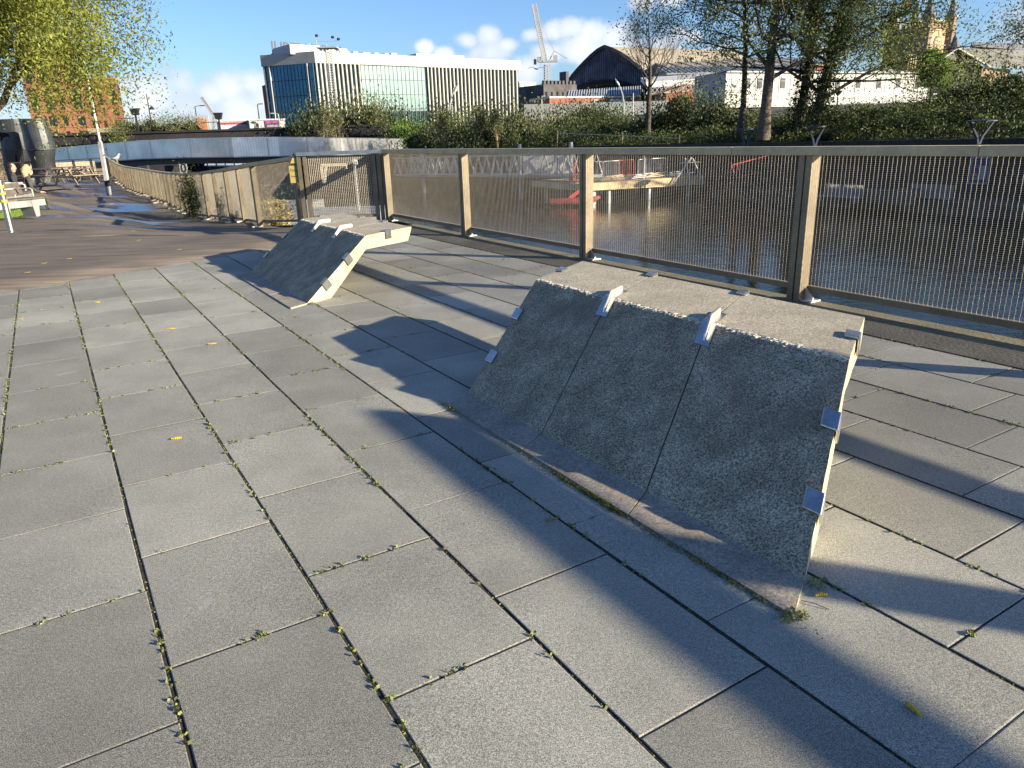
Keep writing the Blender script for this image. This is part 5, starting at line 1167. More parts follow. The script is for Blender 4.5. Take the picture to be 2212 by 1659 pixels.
q = MB(); ring = [cc+dd*math.cos(a)*1.75+ZA*math.sin(a)*1.75 for a in np.linspace(0, 2*math.pi, 28, endpoint=False)]; q.hull(ring, [p+dn*.1 for p in ring]); o = build(q, 'clock_ring', mat('ring_stone', (.20, .14, .10), .9), cp_)
ring = [cc+dn*.1+dd*math.cos(a)*1.35+ZA*math.sin(a)*1.35 for a in np.linspace(0, 2*math.pi, 28, endpoint=False)]; q = MB(); q.hull(ring, [p+dn*.08 for p in ring]); build(q, 'clock_face', M_tlt, o)
for k in range(5): onwall(A, B, .24+k*.11, .30+k*.11, zc+3.3, zc+5.0, 'lancet_window', M_bk, .1)
onwall(A, B, .18, .82, zc+3.0, zc+5.4, 'arcade', M_tlt, .0)
for k in range(5): onwall(A, B, .26+k*.10, .31+k*.10, zc-5.0, zc-3.4, 'lancet_window', M_bk, .1)
onwall(A, B, .18, .82, zc-5.4, zc-3.0, 'arcade', M_tlt, .0)
for s in (.42, .60): o = onwall(L_, A, s, s+.09, zc-8.6, zc-5.4, 'window', M_white, .1); onwall(L_, A, s+.012, s+.078, zc-8.4, zc-5.6, 'pane', M_win, .17, o)
q = MB(); q.prism([L_-Lv*.25-arr(4, 0, 0)*0, A+arr(0, -6, 0)*.3, A+Rv*.7+arr(0, -2, 0), A+Rv+Lv, L_+Lv*.4], 5, P(1950, 148, YT)[2]); build(q, 'lower_range', mat('dark_range', (.06, .055, .055), .9), t)
q = MB(); cx = A-dd*0+arr(-3.4, -6, 0)
for px in (1941, 1946, 1951, 1956):
    p = X(px, 190, 0); q.tube([arr(p[0], p[1], 14), arr(p[0], p[1], P(px, 118, 190)[2])], [.33, .33], 8)
o = build(q, 'chimney_pots', M_tlt, t); q = MB(); p0, p1_ = X(1938, 190, 0), X(1960, 190, 0); q.prism([p0, p1_, p1_+arr(0, 1.6, 0), p0+arr(0, 1.6, 0)], 8, P(1948, 131, 190)[2]); build(q, 'chimney_stack', M_brick, t)
q = MB(); fp_ = Cx+Lv+Rv*.5; fx = P(1968, 30, YT+6); q.tube([arr(fx[0], fx[1], zp), arr(fx[0], fx[1], P(1966, 0, YT+6)[2])], .12, 6); build(q, 'flagpole', M_grey, t)
fz = P(1966, 10, YT+6)[2]; q = MB(); fl_ = build(MB(), 'x', M_bk) if False else None
q.box(arr(fx[0]-1.3, fx[1], fz), (1.3, 0, .1), (0, .04, 0), (0, 0, .75), 0); fo = build(q, 'flag', mat('flag_blue', (.05, .06, .22), .8), t)
q = MB(); q.box(arr(fx[0]-1.3, fx[1]-.06, fz), (1.3, 0, .1), (0, .01, 0), (0, 0, .2)); q.box(arr(fx[0]-1.3, fx[1]-.064, fz), (.18, 0, 0), (0, .01, 0), (0, 0, .75)); build(q, 'flag_cross', mat('flag_red', (.55, .05, .06), .8), fo)
q = MB(); q.bar(arr(fx[0]-2.6, fx[1]-.05, fz-.7), arr(fx[0], fx[1]-.05, fz+.7), .02, .26, (0, 1, 0)); q.bar(arr(fx[0]-2.6, fx[1]-.052, fz+.7), arr(fx[0], fx[1]-.052, fz-.7), .02, .26, (0, 1, 0)); build(q, 'flag_diagonals', M_white, fo)
# gabled shed on the right with its small spire
Yg = 135; t = thing('gabled_shed', 'dark open gabled station shed with pale bargeboards on the right', 'building', X(2085, Yg, ZE)); ap, le, re = P(2066, 104, Yg), P(2030, 131, Yg-1), P(2133, 143, Yg+2); ex = arr(26, 12, 0)
q = MB(); q.quad(ap, re, re+ex, ap+ex); q.quad(le, ap, ap+ex, le+ex); build(q, 'roof', mat('mossy_slate', (.13, .13, .125), .8, col2=(.08, .08, .07), scale=.3), t, fix=False)
q = MB(); q.bar(le-arr(.3, .2, .15), ap-arr(0, .2, 0), .25, .7, (0, 1, 0)); q.bar(ap-arr(0, .2, 0), re-arr(-.3, .2, .15), .25, .7, (0, 1, 0)); build(q, 'bargeboard', M_cream, t)
q = MB(); lo_ = lambda p: arr(p[0], p[1]+1.2, ZE-1); q.poly([le+arr(0, 1.2, 0), ap+arr(0, 1.2, 0), re+arr(0, 1.2, 0), lo_(re), lo_(le)]); build(q, 'gable_shade', mat('painted_shade', (.03, .032, .038), .9, var=.3, scale=.4), t)  # dark sheet stands in for the shade inside the open gable
q = MB(); q.bar(P(2045, 150, Yg+.5), P(2066, 108, Yg+.5), .25, .3); q.bar(P(2100, 150, Yg+.5), P(2066, 108, Yg+.5), .25, .3); q.bar(P(2040, 141, Yg+.5), P(2118, 139, Yg+.5), .2, .18); build(q, 'truss', M_wood2, t)
q = MB(); A, B = re+arr(-.6, .5, -.3), P(2182, 141, Yg+8); q.prism([arr(A[0], A[1], 0), arr(B[0], B[1], 0), arr(B[0], B[1]+8, 0), arr(A[0], A[1]+8, 0)], ZE-1, re[2]-.2); build(q, 'brick_wall', M_tst, t)
q = MB(); q.hull([P(2102, 100, Yg+14), P(2098, 91, Yg+24), P(2095, 104, Yg+24)], [P(2260, 112, Yg+24), P(2250, 95, Yg+34), P(2250, 112, Yg+34)]); build(q, 'clerestory', mat('grey_ribbed', (.2, .2, .21), .7), t)
sp_ = P(2061, 107, 170); t = thing('spirelet', 'small dark stone spire behind the gabled shed', 'spire', arr(sp_[0], sp_[1], 8)); q = MB(); q.tube([arr(sp_[0], sp_[1], 8), sp_], [1.25, 1.25], 8); q.tube([sp_, sp_+ZA*.4], [1.5, 1.5], 8); build(q, 'turret', M_tst, t); q = MB(); q.tube([sp_+ZA*.4, P(2064, 73, 170)], [1.2, .06], 8); q.ball(P(2064, 72, 170), .18, 6, 5); build(q, 'spire', M_tdk, t)
# ================================================================== site cabins with banners
def cabin(label, pa, pb_, yt, yb, Y, zbase):
    A, B = X(pa, Y, 0), X(pb_, Y+1.5, 0); z1 = P(pa, yt, Y)[2]; t = thing('site_cabin', label, 'cabin', A+ZA*zbase, 'site cabins on the bridge approach'); bA, bB = back(A, B, 3); q = MB(); q.prism([A, B, bB, bA], zbase, z1); build(q, 'wall', mat('cabin_grey', (.50, .51, .46), .7, var=.1, scale=1), t)
    q = MB(); q.prism([A-arr(.1, .15, 0), B-arr(-.1, .15, 0), bB, bA], z1, z1+.18); build(q, 'roof', M_white, t); return t, A, B, z1
t, A, B, z1 = cabin('left white site cabin with a large white banner', 484, 548, 262.5, 281, 98, 2.55)
q = MB(); facade(q, A, B, 2.9, z1-.1, [(.02, .93, 0, 1)], .06, 0, .03); bn = build(q, 'banner', M_white, t); q = MB(); facade(q, A, B, z1-.38, z1-.1, [(.02, .93, 0, 1)], .095, 0, .01); build(q, 'banner_stripe', mat('maroon', (.25, .03, .06), .7), bn)
dA = nrm(B-A); text_mesh('lettering', 'ENERVEO', A+dA*1.6+arr(0, -.12, z1-.85), dA, ZA, .30, M_grey, bn, .004, .008); text_mesh('lettering', '- - - - - - - -', A+dA*.3+arr(0, -.12, z1-1.25), dA, ZA, .22, M_grey, bn, .004) if False else None
q = MB(); facade(q, A, B, 3.05, 3.11, [(.06, .6, 0, 1)], .095, 0, .01); facade(q, A, B, 3.2, 3.24, [(.06, .6, 0, 1)], .095, 0, .01); build(q, 'banner_small_print', M_grey, bn)
q = MB(); facade(q, A, B, 3.1, 3.35, [(.72, .88, 0, 1)], .095, 0, .01); build(q, 'banner_mark', mat('red_mark', (.5, .08, .08), .7), bn)
t, A, B, z1 = cabin('right grey site cabin with a purple banner and a window', 549, 625, 260.5, 281, 97, 2.55)
q = MB(); facade(q, A, B, 2.55, z1-.05, [(.42, .83, .22, 1)], .06, 0, .03); bn = build(q, 'banner', mat('purple', (.05, .035, .09), .6), t); q = MB(); facade(q, A, B, z1-.35, z1-.05, [(.42, .83, 0, 1)], .095, 0, .01); build(q, 'banner_stripe', mat('magenta', (.28, .04, .20), .6), bn)
dA = nrm(B-A); text_mesh('lettering', 'ENERVEO', A+dA*(.49*np.linalg.norm(B-A))+arr(0, -.14, z1-.78), dA, ZA, .22, M_white, bn, .004, .006)
q = MB(); facade(q, A, B, 2.75, z1-.2, [(.14, .27, .3, .95)], .06, 0, .03); o = build(q, 'window', M_white, t); q = MB(); facade(q, A, B, 2.75, z1-.2, [(.16, .25, .34, .58), (.16, .25, .64, .9)], .1, 0, .01); build(q, 'pane', M_win, o)
# ================================================================== lamps, signals, masts
def street_lamp(label, pb_, yb, pt_, yt, Y, arm, mt=None, zb=2.5, name='street_lamp', cat='street lamp'):
    tp_ = P(pt_, yt, Y); b0 = arr(tp_[0]+(pb_-pt_)*0, Y, zb); t = thing(name, label, cat, b0); q = MB(); q.tube([b0, arr(tp_[0], Y, tp_[2])], [.09*Y/90, .055*Y/90], 6); build(q, 'column', mt or M_dark, t)
    if arm: q = MB(); q.bar(tp_, tp_+arr(arm, 0, .1), .08, .06); q.box(tp_+arr(arm*1.15, 0, .08), (.32, 0, 0), (0, .14, 0), (0, 0, .06)); build(q, 'lamp_head', mt or M_dark, t)
    return t
street_lamp('dark lamp column with hanging lantern above the black bridge', 324, 262, 316, 203, 95, 0)
p = P(327, 228, 95); t = thing('lantern', 'old hanging lantern on a bracket of the column above the black bridge', 'lantern', p); q = MB(); q.bar(P(318, 227, 95), p, .06, .06); build(q, 'bracket', M_dark, t); q = MB(); q.lathe(p-ZA*.45, [(.35, 0), (.3, .12), (.08, .4)], 8); build(q, 'shade', M_dark, t)
street_lamp('slim street lamp left of the site cabins', 430, 262, 421, 230, 110, .9); street_lamp('slim lamp directly behind the site cabins', 562, 262, 556, 226, 115, .4); street_lamp('pale lamp with bright flat head by the purple banner', 603, 262, 601, 246, 96, -.6, M_white)
street_lamp('white lamp in front of the dark lower glazing', 877, 245, 875, 217, 120, -.5, M_white); street_lamp('short white lamp right beside the glass building corner bushes', 843, 245, 843, 229, 120, -.4, M_white); street_lamp('tall thin white lamp left of the low brick building', 1172, 230, 1170, 209, 130, .3, M_white)
street_lamp('tall white pole beside the big bare tree', 1371, 265, 1368, 201, 90, 0, M_white, 3); street_lamp('white twin headed floodlight column by the gabled shed', 2070, 190, 2075, 136, 78, .7, M_white, 4)
def signal(label, px, yb, yt, Y):
    p = P(px, yt, Y); b0 = arr(p[0], Y, 2.5); t = thing('signal_post', label, 'railway signal', b0, 'railway signals on the bridge'); q = MB(); q.bar(b0, p, .16, .16, (0, 1, 0)); build(q, 'post', M_dark, t)
    q = MB(); q.hull([p+arr(-.3, -.2, -.2), p+arr(.3, -.2, -.2), p+arr(.3, .2, -.2), p+arr(-.3, .2, -.2)], [p+arr(-.5, -.3, .55), p+arr(.5, -.3, .55), p+arr(.5, .3, .55), p+arr(-.5, .3, .55)]); build(q, 'signal_head', M_dark, t)
    q = MB(); q.bar(p+arr(-2.2, 0, -.5), p+arr(0, 0, -.5), .07, .07); q.bar(p+arr(-2.2, 0, -1.4), p+arr(0, 0, -1.4), .07, .07); q.bar(p+arr(-2.2, 0, -2), p+arr(-2.2, 0, -.4), .07, .07); q.bar(p+arr(-1.1, 0, -2), p+arr(-1.1, 0, -.4), .07, .07); build(q, 'gantry_rail', M_dark, t)
signal('railway signal right of the red apartment blocks', 292, 262, 245, 92); signal('railway signal left of the white banner', 472, 270, 254, 94)
q = MB(); a = P(436, 268, 96); q.box(a, (.95, 0, 0), (0, .06, 0), (0, 0, .95)); t = thing('trackside_board', 'square white framed board with orange panel on the bridge', 'sign', a-ZA); build(q, 'frame', M_white, t); q = MB(); q.box(a+arr(.1, -.08, -.1), (.6, 0, 0), (0, .03, 0), (0, 0, .7)); build(q, 'panel', mat('tan_panel', (.5, .25, .13), .8), t)
def curved_mast(label, pts, Y):
    L_ = [P(a, b_, Y) for a, b_ in pts]; L_.append(arr(L_[-1][0]+.05, Y, 2.0)); t = thing('curved_lamp', label, 'street lamp', L_[-1], 'curved leaf-shaped lamps'); q = MB(); q.tube(L_[::-1], [.12, .11, .10, .09, .08, .05][:len(L_)], 6); build(q, 'column', M_galv, t)
    q = MB(); a = L_[1]; c = L_[0]; q.hull([a+arr(-.02, 0, 0), (a+c)/2+arr(-.25, 0, .1), c], [a+arr(.02, .2, 0), (a+c)/2+arr(.3, .2, -.1), c+arr(0, .1, 0)]); build(q, 'leaf_blade', M_galv, t)
curved_mast('curved leaf-like lamp in front of the right half of the glass building', [(990, 180), (977, 205), (972, 225), (970, 250), (971, 268)], 95)
curved_mast('curved leaf-like lamp in front of the arched station roof', [(1329, 170), (1339, 188), (1345, 205), (1347.5, 222), (1347, 240)], 110)
def ylamp(label, px, ytop, Y, w):
    p = P(px, ytop, Y); b0 = arr(p[0], Y, -2.0); t = thing('quay_lamp', label, 'lamp', b0, 'dark forked lamps on the far quay'); q = MB(); k = b0+ZA*(p[2]+2)*.72; q.tube([b0, k], [.13, .10], 8); q.tube([k-ZA*.1, k+arr(-.12, 0, .35), arr(p[0]-w, Y, p[2])], [.10, .08, .05], 6); q.tube([k-ZA*.1, k+arr(.12, 0, .35), arr(p[0]+w, Y, p[2])], [.10, .08, .05], 6); build(q, 'fork', M_bl, t)
    q = MB(); q.lathe(p+ZA*.0, [(w*1.15, 0), (w*1.15, .05), (w*.7, .08)], 14); build(q, 'disc_head', M_bl, t)
M_bl = mat('blue_black_paint', (.02, .03, .07), .5, var=.2)
ylamp('forked quay lamp left of the alder foot', 1613, 280, 46, .42); ylamp('forked quay lamp right of the big alder', 1763, 275, 42.5, .45); ylamp('forked quay lamp nearest the right edge', 2121, 262.5, 35.5, .55)
# lamp in front of white building
p = P(1812, 152+46-30, 95); t = street_lamp('slim park lamp with inverted cone in front of the white building', 1812, 225, 1811, 197, 80, 0, M_dark, 3.5); pp = P(1811, 196, 80); q = MB(); q.tube([pp-ZA*.5, pp], [.05, .48], 10); o = build(q, 'cone', M_dark, t)
# ================================================================== far quay furniture
for px, lab in ((1822, 'slatted pale bench on the far quay, left one'), (2012, 'slatted pale bench on the far quay, right one')):
    c = P(px, 411, 37.5 if px < 1900 else 35.8); w = 1.1; d = nrm(VA*-1); t = thing('quay_bench', lab, 'bench', arr(c[0], c[1], -1.85), 'slatted benches on the far quay'); q = MB(); n_ = UA*-1
    for k in range(22): q.box(c+d*(k-10.5)*.095, d*.028, n_*.02, ZA*.28)
    build(q, 'backrest', M_white if False else mat('pale_slats', (.26, .26, .25), .6), t); q = MB(); q.box(c+n_*.28-ZA*.3, d*1.1, n_*.22, ZA*.03); build(q, 'seat', M_grey2, t); q = MB()
    for s in (-.9, .9): q.box(c+d*s+n_*.25-ZA*.42, d*.04, n_*.2, ZA*.12)
    build(q, 'leg', M_grey2, t)
for px, w, lab in ((1880, 1.9, 'pale concrete block between the two slatted quay benches'), (1952, .5, 'short pale concrete block left of the right quay bench'), (2105, 1.6, 'pale concrete block right of the right quay bench')):
    c = P(px, 424, 36.4); q = MB(); q.box(arr(c[0], c[1], -1.95+.25)+UA*.3, VA*w, UA*.3, ZA*.32); tag(build(q, 'concrete_block', mat('quay_block', (.11, .10, .085), .9, var=.3, scale=2), loc=c), lab, 'block')
c = P(2116, 368, 34.9); t = thing('information_board', 'framed blue information board on the dark far river wall', 'sign', c-ZA*.7); n_ = nrm(arr(-c[0], -c[1], 0)); d = np.cross(n_, ZA)*-1; d = nrm(np.cross(ZA, n_))
q = MB(); q.box(c, d*.38, n_*.03, ZA*.60); fo = build(q, 'frame', M_grey, t); q = MB(); q.box(c+n_*.035, d*.33, n_*.01, ZA*.55); po = build(q, 'poster', mat('navy', (.03, .035, .12), .5), t)
text_mesh('lettering', 'Ten', c+n_*.05-d*.24+ZA*.08, d, ZA, .17, M_white, po, .002); q = MB(); q.box(c+n_*.05+d*.15-ZA*.1, d*.13, n_*.004, ZA*.30); build(q, 'picture', M_grey, po); q = MB(); q.box(c+n_*.05-d*.16-ZA*.20, d*.11, n_*.004, ZA*.06); build(q, 'orange_patch', mat('orange_ink', (.5, .2, .08), .6), po); q = MB(); q.box(c+n_*.05-d*.16-ZA*.36, d*.11, n_*.004, ZA*.06); build(q, 'yellow_patch', M_yp, po)
# pontoon deck with barriers
A, B = P(1262, 381, 44), P(1522, 369, 48.5); zd = -1.15; A[2] = B[2] = zd; t = thing('pontoon', 'yellowish timber pontoon deck on piles below the far bank', 'pontoon', (A+B)/2); dv_ = nrm(B-A); nv_ = np.cross(ZA, dv_)
M_deck = mat('deck_timber', (.55, .42, .24), .8, var=.2, scale=1.5)
q = MB(); q.hull([A, A+nv_*6, A+nv_*6-ZA*.4, A-ZA*.4], [B, B+nv_*6, B+nv_*6-ZA*.55, B-ZA*.55]); build(q, 'deck', M_deck, t)
for s in (.1, .22, .55, .9):
    for e in (.4, 5.5): q = MB(); p = A+(B-A)*s+nv_*e; q.tube([arr(p[0], p[1], -3), arr(p[0], p[1], zd-.42)], .16, 8); build(q, 'pile', M_galv, t)
def barrier(label, p, d, w, h, mt, grp='crowd barriers on the pontoon'):
    t = thing('barrier', label, 'barrier', p, grp); q = MB(); a, b_ = p-d*w/2, p+d*w/2; q.tube([a+ZA*.1, a+ZA*(h-.1), a+d*.1+ZA*h, b_-d*.1+ZA*h, b_+ZA*(h-.1), b_+ZA*.1], .028, 6); q.bar(a+ZA*.22, b_+ZA*.22, .04, .04); build(q, 'frame', mt, t); q = MB()
    for k in range(14): x = a+d*w*(k+1)/15; q.bar(x+ZA*.22, x+ZA*h, .018, .018, (0, 1, 0))
    build(q, 'bars', mt, t); q = MB()
    for e in (a+d*.3, b_-d*.3): q.bar(e-arr(0, .3, -.03), e+arr(0, .3, .03), .05, .03)
    build(q, 'feet', mt, t)
M_red = mat('red_plastic', (.5, .06, .06), .6, var=.2)
for i, s in enumerate((.08, .19, .31, .45, .60, .74)):
    barrier(['leftmost', 'second', 'third', 'fourth', 'fifth', 'rightmost'][i]+' crowd barrier in the row on the timber pontoon', A+(B-A)*s+nv_*(1.3+.3*(i % 2))+ZA*.02, nrm(dv_+nv_*.1*(-1)**i), 1.35, 1.12, M_galv if i % 3 else M_red)
for i, s in enumerate((.25, .5, .62, .78)):
    p = A+(B-A)*s+nv_*.6; q = MB()
    for k in range(3): q.bar(p+ZA*(.1+k*.09)+dv_*(k*.12-.7), p+ZA*(.14+k*.09)+dv_*(1.0+k*.1)+nv_*.2*k, .12, .05)
    tag(build(q, 'timber_stack', M_white if i % 2 else M_deck, loc=p), ['stack of boards left on the pontoon behind the barriers', 'white boards in the middle of the pontoon', 'short tan boards on the pontoon near the ladder', 'white boards at the right end of the pontoon'][i], 'boards', 'stacks of boards on the pontoon')
q = MB(); a = P(1494, 340, 47.5); c = P(1455, 395, 47); q.tube([a, c], .05, 6); q.tube([P(1480, 342, 47.6), P(1492, 398, 47.2)], .05, 6); q.tube([P(1496, 342, 47.8), P(1520, 395, 47.8)], .05, 6); q.bar(P(1465, 378, 47.3), P(1500, 372, 47.5), .05, .05); q.bar(P(1471, 352, 47.3), P(1512, 350, 47.5), .05, .05); tag(build(q, 'scaffold_trestle', M_white, loc=c), 'white crossed scaffold poles at the right end of the pontoon', 'trestle')
q = MB(); a, b_, c, d_ = P(1580, 357, 45), P(1662, 335, 45), P(1590, 384, 45), P(1640, 372, 45); q.bar(a, b_, .06, .06); q.bar(a, c, .06, .06); q.bar(c, d_, .06, .06); q.bar(a+(b_-a)*.15, c+(d_-c)*.2, .05, .05); tag(build(q, 'red_handrail', M_red, loc=c), 'bright red handrail slanting on the dark far wall', 'handrail')
q = MB(); p = P(1392, 336, 47); q.tube([arr(p[0], p[1], zd), p], .07, 6); tag(build(q, 'marker_post', M_white, loc=p), 'white marker post standing on the left of the pontoon', 'post'); bpy.data.objects.remove(bpy.data.objects['marker_post']) if False else None
# gangway truss
A, B = P(852, 377, 62), P(1262, 379, 45); hT = 1.25; t = thing('gangway', 'long white lattice gangway running left from the pontoon', 'gangway', (A+B)/2); dv_ = (B-A); n_ = 22
for off_ in (0, 1.5):
    q = MB(); o_v = nrm(np.cross(ZA, dv_))*off_
    q.bar(A+o_v, B+o_v, .09, .09); q.bar(A+o_v+ZA*hT, B+o_v+ZA*hT, .09, .09)
    for k in range(n_): a, b_ = A+dv_*k/n_+o_v, A+dv_*(k+1)/n_+o_v; m_ = (a+b_)/2+ZA*hT; q.bar(a, m_, .07, .07); q.bar(m_, b_, .07, .07)
    build(q, 'lattice_side', M_white, t)
q = MB(); o_v = nrm(np.cross(ZA, dv_)); q.hull([A, A+o_v*1.5, A+o_v*1.5-ZA*.15, A-ZA*.15], [B, B+o_v*1.5, B+o_v*1.5-ZA*.15, B-ZA*.15]); build(q, 'walkway_deck', M_grey, t)
q = MB(); c = P(1180, 356, 48.2); q.box(c, (1.45, 0, 0), (0, .05, 0), (0, 0, .55)); build(q, 'blank_banner', M_white, t)
for px in (900, 1010, 1120, 1235):
    p = A+dv_*spx(px, A, B); q = MB(); q.tube([arr(p[0], p[1]+.7, -3), arr(p[0], p[1]+.7, p[2]+1.9)], .12, 8); build(q, 'mooring_pile', M_white if px != 1010 else M_dark, t)
M_dred = mat('dull_red', (.22, .03, .03), .7)
p = P(1222, 386, 44); q = MB(); q.tube([arr(p[0]-1.2, 44, WZ+.15), arr(p[0]-.9, 44, WZ+.3), arr(p[0]+1.5, 44, WZ+.3), arr(p[0]+2.0, 44, WZ+.5)], [.08, .2, .22, .08], 8); 
t = thing('dinghy', 'small red dinghy moored beside the pontoon', 'boat', p*arr(1, 1, 0)+ZA*WZ); build(q, 'hull', M_dred, t, True); q = MB(); q.bar((p[0]+.2, 44, WZ+.45), (p[0]+1.1, 44, WZ+1.1), .15, .2); q.bar((p[0]+.8, 44, WZ+.45), (p[0]+1.5, 44, WZ+.9), .12, .2); build(q, 'oar_and_engine', M_red, t)
# white portal frame seen through the gate, and low pontoon with rails
Yq = 40; t = thing('portal_frame', 'cream steel portal frame standing in the river beyond the gate', 'frame', P(715, 400, Yq)); q = MB(); a, b_ = P(694, 357, Yq), P(748, 354.5, Yq); q.bar(a, b_, .14, .14); q.bar(a, P(700, 395, Yq), .11, .11); q.bar(P(704, 357, Yq), P(702, 395, Yq), .09, .09); q.bar(b_, P(748, 364, Yq), .1, .1); build(q, 'beam', mat('cream_paint', (.62, .58, .42), .6), t)
q = MB(); p = P(765, 351, Yq); q.tube([arr(p[0], Yq, -3), p], .06, 6); q.ball(p, .2, 8, 6); build(q, 'lamp_post', M_white, t); q = MB(); c = P(716, 402, Yq); q.box(arr(c[0], Yq+1, -2.2), (2.6, 0, 0), (0, 2, 0), (0, 0, .3)); build(q, 'float', M_galv, t)
Yq = 46; t = thing('rail_pontoon', 'low floating pontoon with white guard rails left of the gate', 'pontoon', P(520, 392, Yq)); q = MB(); c = P(535, 390, Yq); q.box(arr(c[0], Yq+1.5, -2.2), (3.6, 0, 0), (0, 2, 0), (0, 0, .28)); build(q, 'float', M_galv, t)
q = MB()
for z in (.25, .6, 1.0): q.bar((c[0]-3.4, Yq, -1.95+z), (c[0]+.2, Yq, -1.95+z), .05, .05)
for k in range(6): q.bar((c[0]-3.4+k*.72, Yq, -1.95), (c[0]-3.4+k*.72, Yq, -.9), .06, .06, (0, 1, 0))
build(q, 'guard_rail', M_white, t)
Yq = 96; t = thing('moored_barge', 'dark blue flat barge with rails seen through the right arch', 'boat', P(500, 352, Yq)); c = P(508, 353, Yq); q = MB(); q.hull([arr(c[0]-6, Yq-2, WZ), arr(c[0]-6.5, Yq-2, c[2]-.1), arr(c[0]-6.5, Yq+2, c[2]-.1), arr(c[0]-6, Yq+2, WZ)], [arr(c[0]+8, Yq-2, WZ), arr(c[0]+8, Yq-2, c[2]-.5), arr(c[0]+8, Yq+2, c[2]-.5), arr(c[0]+8, Yq+2, WZ)]); build(q, 'hull', M_bl, t); q = MB()
for k in range(9): q.bar((c[0]-5+k*1.1, Yq-1.8, c[2]-.2), (c[0]-5+k*1.1, Yq-1.8, c[2]+.9), .12, .12, (0, 1, 0))
q.bar((c[0]-5, Yq-1.8, c[2]+.9), (c[0]+3.8, Yq-1.8, c[2]+.9), .1, .1); build(q, 'guard_rail', M_galv, t)
# flying gulls
for px, py, Y, lab in ((2144/1.0, 0, 0, ''),):
    pass
gp = P(1145, 276/1.0-0.5, 90) if False else P(1144.5, 277-0, 120); gp = P((1600+1095/2.011)/1.8516, (555/2.011)/1.8516, 120); t = thing('gull', 'gull flying between the crane and the office building', 'gull', gp); q = MB()
q.tube([gp+arr(-.3, 0, .05), gp, gp+arr(.35, 0, -.05)], [.03, .11, .03], 6); build(q, 'body', M_dark, t)
for s in (-1, 1): q = MB(); q.hull([gp+arr(-.08, 0, .03), gp+arr(.12, 0, .03), gp+arr(.1, 0, .06)], [gp+arr(s*.75-.1, s*.3, .28), gp+arr(s*.75+.1, s*.3, .26), gp+arr(s*.75, s*.3, .3)]); q.hull([gp+arr(s*.75-.1, s*.3, .28), gp+arr(s*.75+.1, s*.3, .26), gp+arr(s*.75, s*.3, .3)], [gp+arr(s*1.35, s*.4, .02), gp+arr(s*1.38, s*.4, .0), gp+arr(s*1.36, s*.4, .03)]); build(q, 'wing', M_dark, t)
# ================================================================== trees and bushes of the far bank
tree('bare_tree', 'leafless tree with upswept branches in front of the station roof', 'tree', X(1399, 62, .8), 8.0, .26, (.02, 0), 5, 4, .56, None, 0, 0, 0, M_bark2, None, .42, .17, (4, 5), 15, 0, .80, None, .14)
AB = X(1648, 47, .9)
tree('alder_tree', 'big spreading alder with fissured sunlit trunk, largest tree on the far bank', 'tree', AB, 15.5, .36, (.03, 0), 12, 3, .62, L_alder, 62000, .12, .36, M_bark, 'alders on the far bank', .22, .03, (4, 6), 28, 0, .72)
tree('alder_tree', 'slim dark alder just left of the biggest one', 'tree', X(1598, 52, 1.2), 14, .22, (.03, 0), 14, 3, .6, L_alder, 20000, .12, .4, M_bark2, 'alders on the far bank', .32, .05, (3, 5), 16, 0, .6)
tree('ivied_tree', 'ivy-clad tree with yellow-green spring leaves right of the biggest alder', 'tree', X(1722, 50, 1.2), 15, .30, (.06, 0), 17, 3, .6, L_yellow, 22000, .12, .42, M_bark2, 'ivy-clad trees', .18, .03, (3, 5), 20, 0, .6)
tree('ivied_tree', 'leaning ivy-clad tree with yellow-green leaves nearest the white building', 'tree', X(1752, 48, 1.0), 15, .32, (.20, 0), 19, 3, .62, L_yellow, 40000, .12, .45, M_bark2, 'ivy-clad trees', .12, .0, (3, 5), 24, 0, .62)
for nm_, (bx_, lx, hh, sd) in {'a': (X(1722, 50, 1.2), .06, 9, 3), 'b': (X(1752, 48, 1.0), .20, 8.5, 4)}.items():
    rgn = np.random.default_rng(sd); n = 5000; s = rgn.random(n); c = bx_+np.stack([lx*s*hh, 0*s, s*hh], 1)+rgn.normal(size=(n, 3))*np.stack([.42-.2*s]*3, 1)*arr(1, 1, .4)
    v, f_ = leaves(c, .15, rgn); par = [o for o in bpy.data.objects if o.name.startswith('ivied_tree')][0 if nm_ == 'a' else 1]; mesh_obj('ivy', v, f_, L_ivy, par)
tree('spring_tree', 'small bright green tree in front of the white building and gabled shed', 'tree', X(2008, 74, 3.4), 3.6, .13, (.0, 0), 23, 3, .6, L_bright, 12000, .14, .22, M_bark2, None, .25, .12, (3, 5), 14, 0, .6)
tree('overhanging_tree', 'dark thin-leaved tree reaching in from the right edge', 'tree', X(2330, 40, 1.0), 11, .30, (-.14, 0), 29, 3, .6, L_alder, 18000, .11, .32, M_bark2, None, .25, .05, (3, 5), 22, 0, .66)
for i, (px, yt, Y, H_, sd) in enumerate([(730, 205, 86, 6, 31), (700, 212, 84, 5, 32), (960, 222, 72, 5, 33), (1040, 215, 70, 5, 34), (1075, 222, 69, 5, 35), (835, 225, 86, 5, 36)]):
    bs_ = X(px, Y, .6); tz = P(px, yt, Y)[2]
    tree('twiggy_shrub', ['tallest tan twiggy shrub against the dark blue glass', 'small bare twiggy shrub at the corner of the glass building', 'leafless shrub below the curved lamp', 'pale twiggy shrub in the middle of the dark bushes', 'thin bare shrub beside the pale twiggy one', 'bare shrub below the plain glazed part of the offices'][i], 'shrub', bs_, (tz-.6)*.62, .10, (0, 0), sd, 3, .42, L_bush2, 900, .16, .3, M_barkp, 'twiggy shrubs on the far bank', .05, .35, (3, 4), 12, 0, .7)
